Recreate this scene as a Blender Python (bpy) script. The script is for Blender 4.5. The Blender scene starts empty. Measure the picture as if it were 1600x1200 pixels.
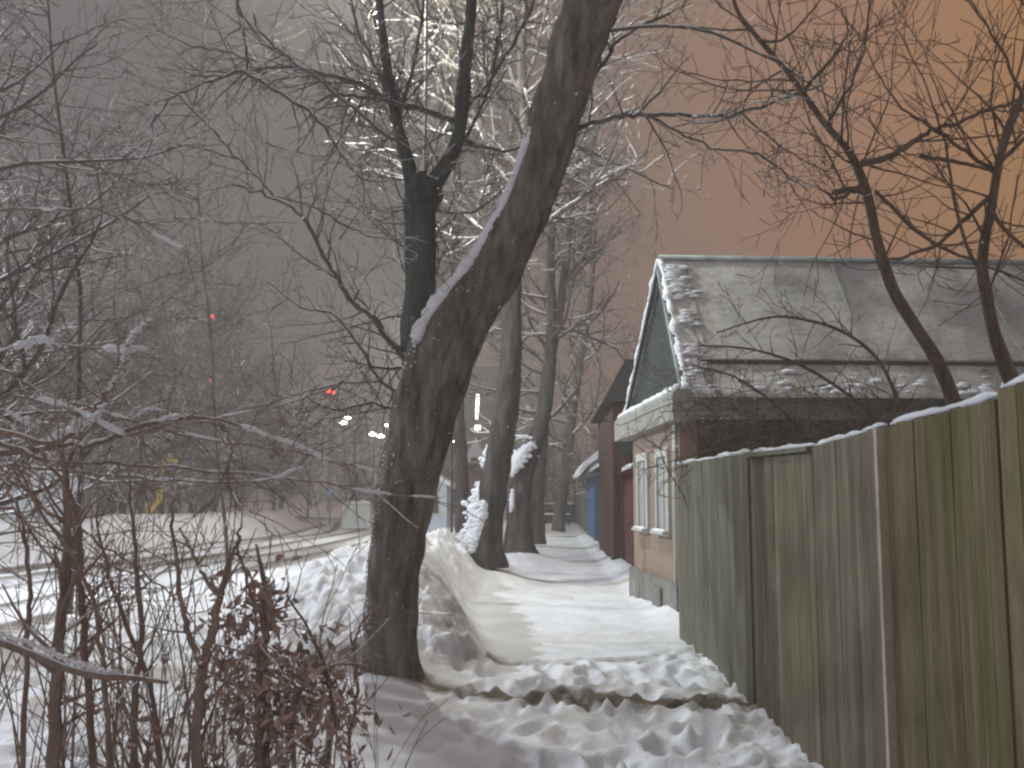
import bpy, math, random
import numpy as np
from mathutils import Vector, Matrix, noise as mnoise

# ------------------------------------------------------------------ camera, world, exposure
sc = bpy.context.scene
C = bpy.data.collections.new('street'); sc.collection.children.link(C)
F = 1600.0                      # focal length in photo pixels (1600 x 1200)
VPX, VPY = 850.0, 785.0         # where the street runs to in the photo
EYE = Vector((0, 0, 1.6))
pitch = math.atan((VPY - 600) / math.hypot(F, VPX - 800))
yaw = math.atan((VPX - 800) / F)
cd = bpy.data.cameras.new('camera'); cam = bpy.data.objects.new('camera', cd); C.objects.link(cam)
cam.location = EYE
cam.rotation_euler = (math.radians(90) + pitch, 0, yaw)
cd.sensor_width = 36; cd.lens = 36 * F / 1600
cd.clip_start = 0.05; cd.clip_end = 3000
sc.camera = cam
RM = cam.rotation_euler.to_matrix()
def W(px, py, Y):
    """the point at street distance Y seen at photo position (px, py)"""
    r = RM @ Vector(((px - 800) / F, -(py - 600) / F, -1))
    return EYE + r * (Y / r.y)

w = bpy.data.worlds.new('World'); sc.world = w; w.use_nodes = True
nt = w.node_tree; nt.nodes.clear()
out = nt.nodes.new('ShaderNodeOutputWorld'); bg = nt.nodes.new('ShaderNodeBackground')
tc = nt.nodes.new('ShaderNodeTexCoord'); sx = nt.nodes.new('ShaderNodeSeparateXYZ')
ramp = nt.nodes.new('ShaderNodeValToRGB'); mr = nt.nodes.new('ShaderNodeMapRange')
nz = nt.nodes.new('ShaderNodeTexNoise'); nz.inputs['Scale'].default_value = 2.2; nz.inputs['Detail'].default_value = 3
ad = nt.nodes.new('ShaderNodeMath'); ad.operation = 'MULTIPLY_ADD'; ad.inputs[1].default_value = 0.22
nt.links.new(tc.outputs['Generated'], sx.inputs[0]); nt.links.new(tc.outputs['Generated'], nz.inputs['Vector'])
nt.links.new(nz.outputs['Fac'], ad.inputs[0]); nt.links.new(sx.outputs['X'], ad.inputs[2])
nt.links.new(ad.outputs[0], mr.inputs['Value'])
mr.inputs['From Min'].default_value = -0.29; mr.inputs['From Max'].default_value = 0.71
nt.links.new(mr.outputs[0], ramp.inputs[0])
cr = ramp.color_ramp
stops = [(0.0, (.080, .074, .077)), (0.26, (.098, .086, .084)), (0.38, (.155, .115, .098)), (0.49, (.255, .165, .122)), (0.62, (.325, .178, .110)), (0.76, (.365, .178, .080)), (0.90, (.42, .19, .035))]
cr.elements[0].position, cr.elements[0].color = stops[0][0], (*stops[0][1], 1)
cr.elements[1].position, cr.elements[1].color = stops[-1][0], (*stops[-1][1], 1)
for p_, c_ in stops[1:-1]:
    e = cr.elements.new(p_); e.color = (*c_, 1)
mb_ = nt.nodes.new('ShaderNodeMapRange'); mb_.inputs['From Min'].default_value = .15; mb_.inputs['From Max'].default_value = -.22; nt.links.new(sx.outputs['Y'], mb_.inputs['Value'])
mxw = nt.nodes.new('ShaderNodeMix'); mxw.data_type = 'RGBA'; nt.links.new(mb_.outputs[0], mxw.inputs[0]); nt.links.new(ramp.outputs[0], mxw.inputs[6]); mxw.inputs[7].default_value = (.40, .385, .40, 1)
nt.links.new(mxw.outputs[2], bg.inputs[0]); bg.inputs[1].default_value = 1.0
nt.links.new(bg.outputs[0], out.inputs[0])

sc.view_settings.view_transform = 'Standard'; sc.view_settings.look = 'None'
sc.view_settings.exposure = 0.0; sc.view_settings.gamma = 1
sc.cycles.use_denoising = True
sc.cycles.max_bounces = 6; sc.cycles.volume_bounces = 1; sc.cycles.diffuse_bounces = 3
sc.cycles.filter_width = 2.4
sc.cycles.sample_clamp_indirect = 3

LAMP_LEFT_W, LAMP_AHEAD_W, FOG = 14000.0, 2900.0, 0.0036
random.seed(7)

# ------------------------------------------------------------------ helpers
def link(name, me, mat=None, parent=None, origin=(0, 0, 0)):
    o = bpy.data.objects.new(name, me); C.objects.link(o)
    if mat:
        for m in (mat if isinstance(mat, (list, tuple)) else [mat]): me.materials.append(m)
    if parent: o.parent = parent
    else: o.location = origin
    return o
def tag(o, label=None, cat=None, group=None, kind=None):
    if label: o['label'] = label
    if cat: o['category'] = cat
    if group: o['group'] = group
    if kind: o['kind'] = kind
    return o
def thing(name, label, cat, loc=(0, 0, 0), rz=0, group=None):
    o = bpy.data.objects.new(name, None); C.objects.link(o); o.empty_display_size = .2
    o.location = loc; o.rotation_euler = (0, 0, rz)
    return tag(o, label, cat, group)

class MB:
    """collects shapes into one mesh"""
    def __init__(s): s.v = []; s.f = []; s.t = []; s.m = []
    def quad_faces(s, fs, tone=0.5, mi=0):
        s.f += fs; s.t += [tone] * len(fs); s.m += [mi] * len(fs)
    def tube(s, pts, rad, n=5, tone=0.5, cap=True):
        k = len(pts)
        if k < 2: return
        b = len(s.v)
        prev = None
        for i in range(k):
            a = pts[max(0, i - 1)]; c = pts[min(k - 1, i + 1)]
            t = (c - a)
            if t.length < 1e-9: t = Vector((0, 0, 1))
            t.normalize()
            if prev is None:
                u = t.cross(Vector((0, 1, 0)) if abs(t.y) < .9 else Vector((1, 0, 0))).normalized()
            else:
                u = prev - t * prev.dot(t)
                u = u.normalized() if u.length > 1e-6 else t.orthogonal().normalized()
            prev = u; v = t.cross(u); r = rad[i]; p = pts[i]
            for j in range(n):
                an = 2 * math.pi * j / n; cs = math.cos(an) * r; sn = math.sin(an) * r
                s.v.append((p.x + u.x * cs + v.x * sn, p.y + u.y * cs + v.y * sn, p.z + u.z * cs + v.z * sn))
        fs = []
        for i in range(k - 1):
            for j in range(n):
                j2 = (j + 1) % n
                fs.append((b + i * n + j, b + i * n + j2, b + (i + 1) * n + j2, b + (i + 1) * n + j))
        if cap:
            fs.append(tuple(b + j for j in range(n))[::-1]); fs.append(tuple(b + (k - 1) * n + j for j in range(n)))
        s.quad_faces(fs, tone)
    def lump(s, c, a, b, h, r):
        """an uneven rounded clod"""
        i0 = len(s.v); K = 7; sd = r.random() * 50
        for q, (zz, rr) in enumerate(((-.75, .62), (-.1, 1.0), (.5, .78), (.85, .4))):
            for j in range(K):
                an = 6.283 * j / K; e = 1 + .38 * mnoise.noise(Vector((math.cos(an) * 1.3, math.sin(an) * 1.3 + q, sd)))
                s.v.append((c.x + math.cos(an) * a * rr * e, c.y + math.sin(an) * b * rr * e, c.z + zz * h * e))
        s.quad_faces([(i0 + q * K + j, i0 + q * K + (j + 1) % K, i0 + (q + 1) * K + (j + 1) % K, i0 + (q + 1) * K + j) for q in range(3) for j in range(K)] + [tuple(i0 + 3 * K + j for j in range(K)), tuple(i0 + j for j in range(K))[::-1]])
    def box(s, x0, x1, y0, y1, z0, z1, tone=0.5, mi=0):
        b = len(s.v)
        s.v += [(x0, y0, z0), (x1, y0, z0), (x1, y1, z0), (x0, y1, z0), (x0, y0, z1), (x1, y0, z1), (x1, y1, z1), (x0, y1, z1)]
        s.quad_faces([(b, b+3, b+2, b+1), (b+4, b+5, b+6, b+7), (b, b+1, b+5, b+4), (b+1, b+2, b+6, b+5), (b+2, b+3, b+7, b+6), (b+3, b, b+4, b+7)], tone, mi)
    def hull(s, prof, axis, a0, a1, tone=0.5, mi=0):
        """extrude a closed 2-D profile [(u, z)] along x ('x': u is y) or along y ('y': u is x)"""
        b = len(s.v); n = len(prof)
        for a in (a0, a1):
            for u, z in prof: s.v.append((a, u, z) if axis == 'x' else (u, a, z))
        fs = [tuple(b + i for i in range(n)), tuple(b + n + i for i in range(n))[::-1]]
        for i in range(n):
            j = (i + 1) % n; fs.append((b + i, b + n + i, b + n + j, b + j))
        s.quad_faces(fs, tone, mi)
    def build(s, name, mat, parent=None, origin=(0, 0, 0), smooth=False, tone=False):
        ox, oy, oz = origin
        me = bpy.data.meshes.new(name)
        me.from_pydata([(x - ox, y - oy, z - oz) for x, y, z in s.v] if any(origin) else s.v, [], s.f)
        if smooth: me.polygons.foreach_set('use_smooth', [True] * len(me.polygons))
        if tone:
            a = me.attributes.new('tone', 'FLOAT', 'FACE'); a.data.foreach_set('value', s.t)
        if any(s.m): me.polygons.foreach_set('material_index', s.m)
        me.validate(); me.update()
        return link(name, me, mat, parent, origin if not parent else (0, 0, 0))

def fix_normals(o):
    import bmesh
    b = bmesh.new(); b.from_mesh(o.data); bmesh.ops.recalc_face_normals(b, faces=b.faces); b.to_mesh(o.data); b.free()
    return o

def new_mat(name):
    m = bpy.data.materials.new(name); m.use_nodes = True
    return m, m.node_tree, m.node_tree.nodes['Principled BSDF']
def N(t, kind, **kw):
    n = t.nodes.new(kind)
    for k, v in kw.items():
        if k in n.inputs: n.inputs[k].default_value = v
        else: setattr(n, k, v)
    return n
def mapped_noise(t, scale, stretch=(1, 1, 1), detail=4, rough=.6, coord='Object'):
    tcn = N(t, 'ShaderNodeTexCoord'); mp = N(t, 'ShaderNodeMapping'); mp.inputs['Scale'].default_value = stretch
    t.links.new(tcn.outputs[coord], mp.inputs[0])
    n = N(t, 'ShaderNodeTexNoise', Scale=scale, Detail=detail, Roughness=rough); t.links.new(mp.outputs[0], n.inputs['Vector'])
    return n
def ramp_of(t, src, stops):
    r = t.nodes.new('ShaderNodeValToRGB'); e = r.color_ramp.elements
    e[0].position = stops[0][0]; e[0].color = (*stops[0][1], 1); e[1].position = stops[-1][0]; e[1].color = (*stops[-1][1], 1)
    for p, c in stops[1:-1]:
        q = e.new(p); q.color = (*c, 1)
    t.links.new(src, r.inputs[0]); return r
def bump(t, b, src, strength, dist):
    bp = N(t, 'ShaderNodeBump', Strength=strength, Distance=dist); t.links.new(src, bp.inputs['Height']); t.links.new(bp.outputs[0], b.inputs['Normal'])

def plain(name, c, rough=.8, var=.25, scale=3, bmp=.0, metal=0):
    m, t, b = new_mat(name)
    n = mapped_noise(t, scale)
    lo = tuple(x * (1 - var) for x in c); hi = tuple(min(1, x * (1 + var)) for x in c)
    r = ramp_of(t, n.outputs['Fac'], [(.3, lo), (.7, hi)]); t.links.new(r.outputs[0], b.inputs['Base Color'])
    b.inputs['Roughness'].default_value = rough; b.inputs['Metallic'].default_value = metal
    if bmp:
        n2 = mapped_noise(t, scale * 12, detail=5); bump(t, b, n2.outputs['Fac'], .6, bmp)
    return m
def emit(name, c, s):
    m, t, b = new_mat(name)
    b.inputs['Base Color'].default_value = (*c, 1); b.inputs['Emission Color'].default_value = (*c, 1); b.inputs['Emission Strength'].default_value = s
    return m
def snow_mat(name, dirty_shaded=True):
    m, t, b = new_mat(name)
    n1 = mapped_noise(t, 1.3, detail=6); base = ramp_of(t, n1.outputs['Fac'], [(.3, (.70, .71, .76)), (.65, (.84, .85, .90))])
    col = base.outputs[0]
    if dirty_shaded:
        at = N(t, 'ShaderNodeAttribute', attribute_name='dirt_shade')
        n2 = mapped_noise(t, 5, detail=8, rough=.7)
        ma = N(t, 'ShaderNodeMath', operation='MULTIPLY_ADD'); t.links.new(n2.outputs['Fac'], ma.inputs[0]); ma.inputs[1].default_value = 1.3
        t.links.new(at.outputs['Fac'], ma.inputs[2])
        mrn = N(t, 'ShaderNodeMapRange'); mrn.inputs['From Min'].default_value = .95; mrn.inputs['From Max'].default_value = 1.55
        t.links.new(ma.outputs[0], mrn.inputs['Value'])
        mx = N(t, 'ShaderNodeMix', data_type='RGBA'); t.links.new(mrn.outputs[0], mx.inputs[0]); t.links.new(col, mx.inputs[6])
        mx.inputs[7].default_value = (.155, .125, .10, 1); col = mx.outputs[2]  # brown for road dirt and for the shadows painted across the walk
    t.links.new(col, b.inputs['Base Color']); b.inputs['Roughness'].default_value = .75
    b.inputs['Specular IOR Level'].default_value = .25
    n3 = mapped_noise(t, 28, detail=6, rough=.65); bump(t, b, n3.outputs['Fac'], .8, .02)
    return m
def bark_mat(name, dark, light, snow=.35, scale=9, snowy=.5):
    m, t, b = new_mat(name)
    n = mapped_noise(t, scale, (1, 1, .18), 6, .7)
    r = ramp_of(t, n.outputs['Fac'], [(.32, dark), (.68, light)])
    g = N(t, 'ShaderNodeNewGeometry'); sp = N(t, 'ShaderNodeSeparateXYZ'); t.links.new(g.outputs['Normal'], sp.inputs[0])
    n2 = mapped_noise(t, 2.5, detail=5, rough=.7)
    ma = N(t, 'ShaderNodeMath', operation='MULTIPLY_ADD'); t.links.new(n2.outputs['Fac'], ma.inputs[0]); ma.inputs[1].default_value = 1.6; t.links.new(sp.outputs['Z'], ma.inputs[2])
    mr_ = N(t, 'ShaderNodeMapRange'); mr_.inputs['From Min'].default_value = 1.75 - snowy; mr_.inputs['From Max'].default_value = 1.85 - snowy; t.links.new(ma.outputs[0], mr_.inputs['Value'])
    mx = N(t, 'ShaderNodeMix', data_type='RGBA'); t.links.new(mr_.outputs[0], mx.inputs[0]); t.links.new(r.outputs[0], mx.inputs[6]); mx.inputs[7].default_value = (.8, .8, .83, 1)
    t.links.new(mx.outputs[2], b.inputs['Base Color']); b.inputs['Roughness'].default_value = .85; b.inputs['Specular IOR Level'].default_value = .2
    if scale < 20:
        n4 = mapped_noise(t, scale * 3, (1, 1, .15), 6, .7); bump(t, b, n4.outputs['Fac'], .9, .05)
    return m
def wood_mat(name, a, b_, c, moss=(.10, .115, .045), mossy=.5):
    m, t, b = new_mat(name)
    at = N(t, 'ShaderNodeAttribute', attribute_name='tone')
    n = mapped_noise(t, 16, (1, 1, .05), 6, .65)
    add = N(t, 'ShaderNodeMath', operation='MULTIPLY_ADD'); t.links.new(at.outputs['Fac'], add.inputs[0]); add.inputs[1].default_value = .25; t.links.new(n.outputs['Fac'], add.inputs[2])
    r = ramp_of(t, add.outputs[0], [(.42, a), (.62, b_), (.82, c)])
    n2 = mapped_noise(t, 3.0, (1, 2.5, .25), 5, .65)
    r2 = ramp_of(t, n2.outputs['Fac'], [(.45, (0, 0, 0)), (.68, (mossy,) * 3)])
    mx = N(t, 'ShaderNodeMix', data_type='RGBA'); t.links.new(r2.outputs[0], mx.inputs[0]); t.links.new(r.outputs[0], mx.inputs[6]); mx.inputs[7].default_value = (*moss, 1)
    n5 = mapped_noise(t, 5, (1, 3, .5), 6, .7); r5 = ramp_of(t, n5.outputs['Fac'], [(.3, (.6, .6, .6)), (.6, (1, 1, 1))])
    mu = N(t, 'ShaderNodeMix', data_type='RGBA', blend_type='MULTIPLY'); mu.inputs[0].default_value = 1; t.links.new(mx.outputs[2], mu.inputs[6]); t.links.new(r5.outputs[0], mu.inputs[7])
    t.links.new(mu.outputs[2], b.inputs['Base Color']); b.inputs['Roughness'].default_value = .8; b.inputs['Specular IOR Level'].default_value = .25
    n3 = mapped_noise(t, 30, (1, 1, .06), 5); bump(t, b, n3.outputs['Fac'], .6, .008)
    return m

SNOW = snow_mat('snow_ground'); CLEAN = snow_mat('snow_clean', False)
BARK = bark_mat('bark_trunk', (.075, .062, .054), (.33, .28, .24), snowy=.02)
DARKB = bark_mat('bark_dark', (.03, .026, .025), (.13, .11, .10), snowy=.02)
BARKG = bark_mat('bark_mossy', (.05, .057, .053), (.16, .17, .155), snowy=.02)
TWIG = bark_mat('twig_snowy', (.085, .074, .068), (.18, .158, .145), scale=25, snowy=.55)
TWIGB = bark_mat('twig_brown', (.15, .108, .088), (.31, .225, .18), scale=25, snowy=.25)
FARTWIG = bark_mat('twig_far', (.07, .054, .048), (.14, .11, .095), scale=25, snowy=.42)
APPLE = bark_mat('bark_apple', (.11, .080, .064), (.26, .195, .155), scale=14, snowy=-.2)
LEAF = plain('dead_leaf', (.36, .26, .22), .8, .55, 9)

# ------------------------------------------------------------------ ground
def _h(ix, iy, s):
    h = (ix * 374761393 + iy * 668265263 + s * 974634777) & 0xffffffff
    h = ((h ^ (h >> 13)) * 1274126177) & 0xffffffff
    return ((h ^ (h >> 16)) & 0xffff) / 65535.0
def vn(x, y, s=0):
    x = np.asarray(x, float); y = np.asarray(y, float)
    ix = np.floor(x).astype(np.int64); iy = np.floor(y).astype(np.int64); fx = x - ix; fy = y - iy
    fx = fx * fx * (3 - 2 * fx); fy = fy * fy * (3 - 2 * fy)
    return (_h(ix, iy, s) * (1 - fx) + _h(ix + 1, iy, s) * fx) * (1 - fy) + (_h(ix, iy + 1, s) * (1 - fx) + _h(ix + 1, iy + 1, s) * fx) * fy
def fbm(x, y, s=0, o=4):
    a = 0; k = 1.0; tot = 0
    for i in range(o):
        a = a + k * vn(x * 2 ** i + 13.1 * i, y * 2 ** i + 7.7 * i, s + i); tot += k; k *= .5
    return a / tot
def rough(x, y, s=0, o=6):
    a = 0; k = 1.0; tot = 0; wx = x + .35 * (vn(x * .7, y * .7, s + 40) - .5); wy = y + .35 * (vn(x * .7 + 9, y * .7, s + 41) - .5)
    for i in range(o):
        c, sn_ = math.cos(i * 1.1), math.sin(i * 1.1); u = wx * c + wy * sn_; v = -wx * sn_ + wy * c
        a = a + k * vn(u * 1.9 ** i + 3.7 * i, v * 1.9 ** i + 5.1 * i, s + i); tot += k; k *= .62
    return a / tot - .5
def ss(x, a, b):
    t = np.clip((x - a) / (b - a), 0, 1); return t * t * (3 - 2 * t)
rsf = np.random.RandomState(4)
STEPS = [(rsf.uniform(-.9, 1.35), rsf.uniform(5.0, 10.6), rsf.uniform(-.35, .35)) for _ in range(120)]
def road_shift(y): return -.0042 * np.clip(y - 45, 0, 90) ** 2
def H(x, y):
    x = np.asarray(x, float); y = np.asarray(y, float)
    xr = np.interp(y, [9.4, 10, 13, 17, 25, 60], [-.6, -.32, -.75, -1.12, -.95, -1.2])     # foot of the bank beside the walk
    xs = x - np.where(x < -3, road_shift(y), 0)
    lump = fbm(x * 2.3, y * 2.3, 3, 4); crumb = fbm(x * 13, y * 13, 61, 3) - .5; midl = np.abs(fbm(x * 3.6, y * 3.6, 71, 4) - .5) * 2; chunk = np.abs(fbm(x * 7.5, y * 7.5, 9, 3) - .5) * 2
    hy = np.interp(y, [9.2, 10.2, 11.6, 15, 20, 30, 60], [0, .55, .95, 1.05, .80, .7, .5])
    right = ss(-x, -xr - .02, -xr + .95)
    left = ss(xs, -6.3, -4.9) * (.42 + .58 * ss(xs, -3.9, -2.1))
    z = hy * right * left * (.78 + .42 * lump) + right * left * (chunk - .3) * .12 * np.clip(hy * 2, 0, 1)
    z = z + (right * left * .6 + 1.6 * right * (1 - right)) * ss(hy, 0, .4) * (rough(x * 4.2, y * 4.2, 15) * .55) * (1 - .5 * ss(y, 16, 30))
    # lower heaped snow left of the crossing, nearer than the big tree
    lh = ss(-x, 1.7, 2.9) * left * (1 - np.clip(hy * 2, 0, 1))
    z = z + lh * (.04 + .26 * lump + .12 * (chunk - .3) + .22 * (midl - .3) + .07 * crumb)
    # snow heaped round the tree feet along the bank
    for tx, ty, hh, rr in ((-1.2, 20.0, .35, .9), (-.65, 27.0, .35, 1.0), (-1.45, 9.35, .16, .42)):
        z = z + hh * np.exp(-((x - tx) ** 2 + ((y - ty) * .6) ** 2) / rr ** 2)
    # far bank of the road
    fb = ss(-xs, 13.6, 15.4) * (1 - ss(-xs, 16.8, 20)) * (.98 + .5 * (fbm(x * .8, y * .8, 21, 3) - .5) + .25 * (midl - .3)) + ss(-xs, 16.8, 20) * .8
    z = z + fb
    # the road: ruts
    onroad = ss(-xs, 6.2, 6.9) * (1 - ss(-xs, 13.0, 13.8))
    rut = np.zeros_like(z)
    for c in (7.6, 9.0, 10.6, 12.1):
        rut = rut + np.exp(-((xs + c + .15 * np.sin(y * .3)) / .32) ** 2)
    z = z + onroad * (.05 - .09 * np.clip(rut, 0, 1) + .03 * (lump - .5))
    # the walk: trampled near, packed beyond
    onwalk = 1 - right
    near = 1 - ss(y, 10.0, 11.4)
    foot = np.zeros_like(z)
    big = fbm(x * 4.2, y * 3.2, 31, 4) - .5
    z = z + onwalk * near * (x > -5) * ((rough(x * 5.5, y * 4.5, 5) * .085 + rough(x * 1.8, y * 1.8, 25) * .05) * (.35 + .65 * ss(fbm(x * 1.1, y * 1.1, 91, 2), .35, .6)))
    z = z + onwalk * (1 - near) * (rough(x * 2.2, y * 2.2, 6) * .075)
    for fx, fy, a in STEPS:
        dx = (x - fx) * math.cos(a) + (y - fy) * math.sin(a); dy = -(x - fx) * math.sin(a) + (y - fy) * math.cos(a)
        q = (dx / .075) ** 2 + (dy / .17) ** 2
        z = z - .055 * np.exp(-q * q * .5) * (q < 9) + .02 * np.exp(-(np.sqrt(q) - 1.7) ** 2 * 4) * (q < 12)
    smooth = np.exp(-(((x + .5) / .8) ** 2 + ((y - 6.9) / .9) ** 2))
    z = z * (1 - .6 * smooth)
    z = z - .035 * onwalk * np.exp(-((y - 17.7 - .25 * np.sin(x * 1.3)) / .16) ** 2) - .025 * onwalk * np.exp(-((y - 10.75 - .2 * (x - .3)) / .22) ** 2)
    z = z - .015 * onwalk * np.exp(-((y - 8.75 + .32 * x - .1 * np.sin(3 * x)) / .2) ** 2)           # shallow dip along the painted trunk shadow
    z = z + ss(x, .75, 1.6) * (1 - ss(y, 10, 13)) * (.06 + .17 * rough(x * 8, y * 8, 8))                          # heap along the fence
    z = z + .17 * ss(x, 1.35, 1.9) * ss(y, 12.5, 14) * (.5 + .8 * lump) * (1 - ss(y, 60, 80))
    z = z + .5 * ss(y, 46, 60) * np.exp(-((x - .6) / 1.6) ** 2) * (fbm(x * .7, y * .3, 51, 3) ) * (1 - ss(y, 70, 90))
    return z
def dirt_shade(x, y):
    xs = x - np.where(x < -3, road_shift(y), 0)
    onroad = ss(-xs, 6.0, 6.6) * (1 - ss(-xs, 13.2, 14.0))
    d = np.zeros_like(x)
    for c, wd in ((6.9, .75), (8.4, .4), (9.9, .6), (11.3, .35), (12.7, .4)):
        d = d + np.exp(-((xs + c + .2 * np.sin(y * .23 + c)) / wd) ** 2)
    d = onroad * (.02 + np.clip(d, 0, 1) * .85)
    xr = np.interp(y, [9.4, 10, 13, 17, 25, 60], [-.6, -.32, -.75, -1.12, -.95, -1.2])
    d = d + .55 * np.exp(-((x - xr + .45) / .38) ** 2) * ss(y, 9.4, 10.2) * (1 - ss(y, 12.5, 15.5))  # brown band up the bank face beside the big tree
    d = d + .9 * np.exp(-((y - 8.75 + .32 * x - .1 * np.sin(3 * x)) / .3) ** 2) * (x > -2.2) * (x < 1.7)  # cast shadow of the leaning trunk, painted across the walk
    d = d + .6 * np.exp(-((y - 10.75 - .2 * (x - .3)) / .25) ** 2) * (x > -.6)  # another cross shadow, painted into the snow colour
    d = d + .45 * np.exp(-((y - 17.7 - .25 * np.sin(x * 1.3)) / .12) ** 2) * (x > -1.2)  # thin shadow line further along the walk, also painted
    d = d + .40 * fbm(x * 1.5, y * 1.5, 77, 3) * (1 - ss(y, 9.5, 11)) * ss(x, -.6, .3)
    return np.clip(d, 0, 1)
ys = [-6.0]
while ys[-1] < 1400:
    y_ = ys[-1]; ys.append(y_ + (max(.035, .0042 * abs(y_)) if 4 < y_ < 30 else (.25 if y_ < 4 else (.0095 * y_ if y_ < 120 else .06 * y_))))
ys = np.array(ys)
def cols(a, b, st): return list(np.arange(a, b - 1e-6, st))
XS = np.array(cols(-700, -100, 60) + cols(-100, -40, 6) + cols(-40, -18, 1.2) + cols(-18, -14, .3) + cols(-14, -6.2, .12) + cols(-6.2, -2.6, .05) + cols(-2.6, 1.7, .028) + cols(1.7, 3.2, .15) + cols(3.2, 12, 1.0) + cols(12, 100, 8) + cols(100, 701, 60))
def sheet(name, a, b):
    xs = XS[(XS >= a - 1e-6) & (XS <= b + 1e-6)]
    X, Y = np.meshgrid(xs, ys); Xw = X + np.where(X < -3, 1, 0) * road_shift(Y) * np.clip((-X - 3) / 3, 0, 1)
    Z = H(Xw, Y); D = dirt_shade(Xw, Y)
    n, m = len(ys), len(xs)
    me = bpy.data.meshes.new(name)
    idx = np.arange(n * m).reshape(n, m)
    q = np.stack([idx[:-1, :-1], idx[:-1, 1:], idx[1:, 1:], idx[1:, :-1]], -1).reshape(-1, 4)
    me.vertices.add(n * m); me.vertices.foreach_set('co', np.stack([Xw, Y, Z], -1).ravel())
    me.loops.add(q.size); me.loops.foreach_set('vertex_index', q.ravel())
    me.polygons.add(len(q)); me.polygons.foreach_set('loop_start', np.arange(0, q.size, 4)); me.polygons.foreach_set('loop_total', np.full(len(q), 4))
    me.polygons.foreach_set('use_smooth', np.ones(len(q), bool))
    at = me.attributes.new('dirt_shade', 'FLOAT', 'POINT'); at.data.foreach_set('value', D.ravel())
    me.update(); me.validate()
    return tag(link(name, me, SNOW), kind='structure')
def near_col(v): return XS[np.argmin(abs(XS - v))]
a1, a2, a3, a4 = near_col(-14), near_col(-6.2), near_col(-.9), near_col(1.7)
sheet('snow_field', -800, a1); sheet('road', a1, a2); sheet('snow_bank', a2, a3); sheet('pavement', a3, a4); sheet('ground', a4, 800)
def gz(x, y): return float(H(np.array([x]), np.array([y]))[0])

# ------------------------------------------------------------------ street lamps (the hidden one along the walk is added fill)
METAL = plain('lamp_metal', (.10, .10, .11), .5, .2, 5, metal=.6)
DARKM = plain('dark_pole_paint', (.022, .020, .02), .7, .2, 5)
CONC = plain('pole_concrete', (.16, .155, .15), .9, .2, 6)
GLOW_W = emit('lamp_glass_warm', (1, .93, .80), 30); GLOW_C = emit('lamp_glass_cool', (.88, .93, 1), 30); FARGLOW = emit('lamp_glass_far', (1, 1, .96), 42)
def street_lamp(x, y, h, ax, ay, label, glow, watts=0, col=(1, 1, 1), group=None, heads=((0, 0, 0),), size=1.0, pole=CONC, r0=.13, soft=.18):
    z0 = gz(x, y) - .1 if y < 60 else 0
    t = thing('street_lamp', label, 'street lamp', (x, y, z0), 0, group)
    m = MB(); m.tube([Vector((0, 0, 0)), Vector((0, 0, h * .5)), Vector((0, 0, h))], [r0, r0 * .82, r0 * .6], 12); m.build('pole', pole, t, smooth=True)
    m = MB(); k = [Vector((0, 0, h - .3)), Vector((ax * .3, ay * .3, h + .15)), Vector((ax * .7, ay * .7, h + .38)), Vector((ax, ay, h + .42))]
    m.tube(k, [.04, .035, .03, .03], 8); m.build('arm', METAL, t, smooth=True)
    for hx, hy, hz in heads:
        m = MB(); cx, cy, cz = ax + hx, ay + hy, h + .42 + hz
        d = Vector((ax, ay, 0)).normalized() if (ax or ay) else Vector((1, 0, 0)); s_ = d.cross(Vector((0, 0, 1)))
        c0 = Vector((cx, cy, cz))
        pr = [(-.05, .05, .05), (.0, .09, .07), (.2, .15, .10), (.45, .17, .10), (.6, .11, .06), (.64, .03, .02)]
        b = len(m.v)
        for u, wd, hh in pr:
            for q in range(8):
                an = math.pi * q / 7
                p = c0 + d * u * size + s_ * math.cos(an) * wd * size + Vector((0, 0, math.sin(an) * hh * size))
                m.v.append(tuple(p))
        m.quad_faces([(b + i * 8 + q, b + i * 8 + q + 1, b + i * 8 + q + 9, b + i * 8 + q + 8) for i in range(len(pr) - 1) for q in range(7)])
        hd = m.build('lamp_head', METAL, t, smooth=True)
        m = MB(); m.tube([c0 + d * u * size + Vector((0, 0, -.012)) for u in (.1, .25, .42, .55)], [.05 * size, .12 * size, .12 * size, .05 * size], 10); m.build('lamp_glass', glow, hd, smooth=True)
        if watts:
            ld = bpy.data.lights.new('lamp_light', 'POINT'); ld.energy = watts; ld.color = col; ld.shadow_soft_size = soft
            lo = bpy.data.objects.new('lamp_light', ld); C.objects.link(lo); lo.parent = t; lo.location = c0 + d * .32 * size + Vector((0, 0, -.38))
    return t
street_lamp(-20.5, 15.2, 11.5, 1.8, -.1, 'cool white street lamp on the far side of the road beyond the left picture edge', GLOW_C, LAMP_LEFT_W, (.80, .89, 1.0))
street_lamp(-2.0, 16.7, 10.3, -.9, .2, 'slim dark pole of the near street lamp rising behind the fork of the leaning tree', GLOW_W, LAMP_AHEAD_W, (.97, 1, .86), r0=.045, pole=DARKM)
street_lamp(-3.95, 44.0, 8.4, -1.0, 0, 'added fill lamp further along the walk, hidden behind the leaning trunk', GLOW_W, 2600, (.95, 1, .88), r0=.06, pole=DARKM)  # unseen lamp added to brighten the far end of the walk

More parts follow.
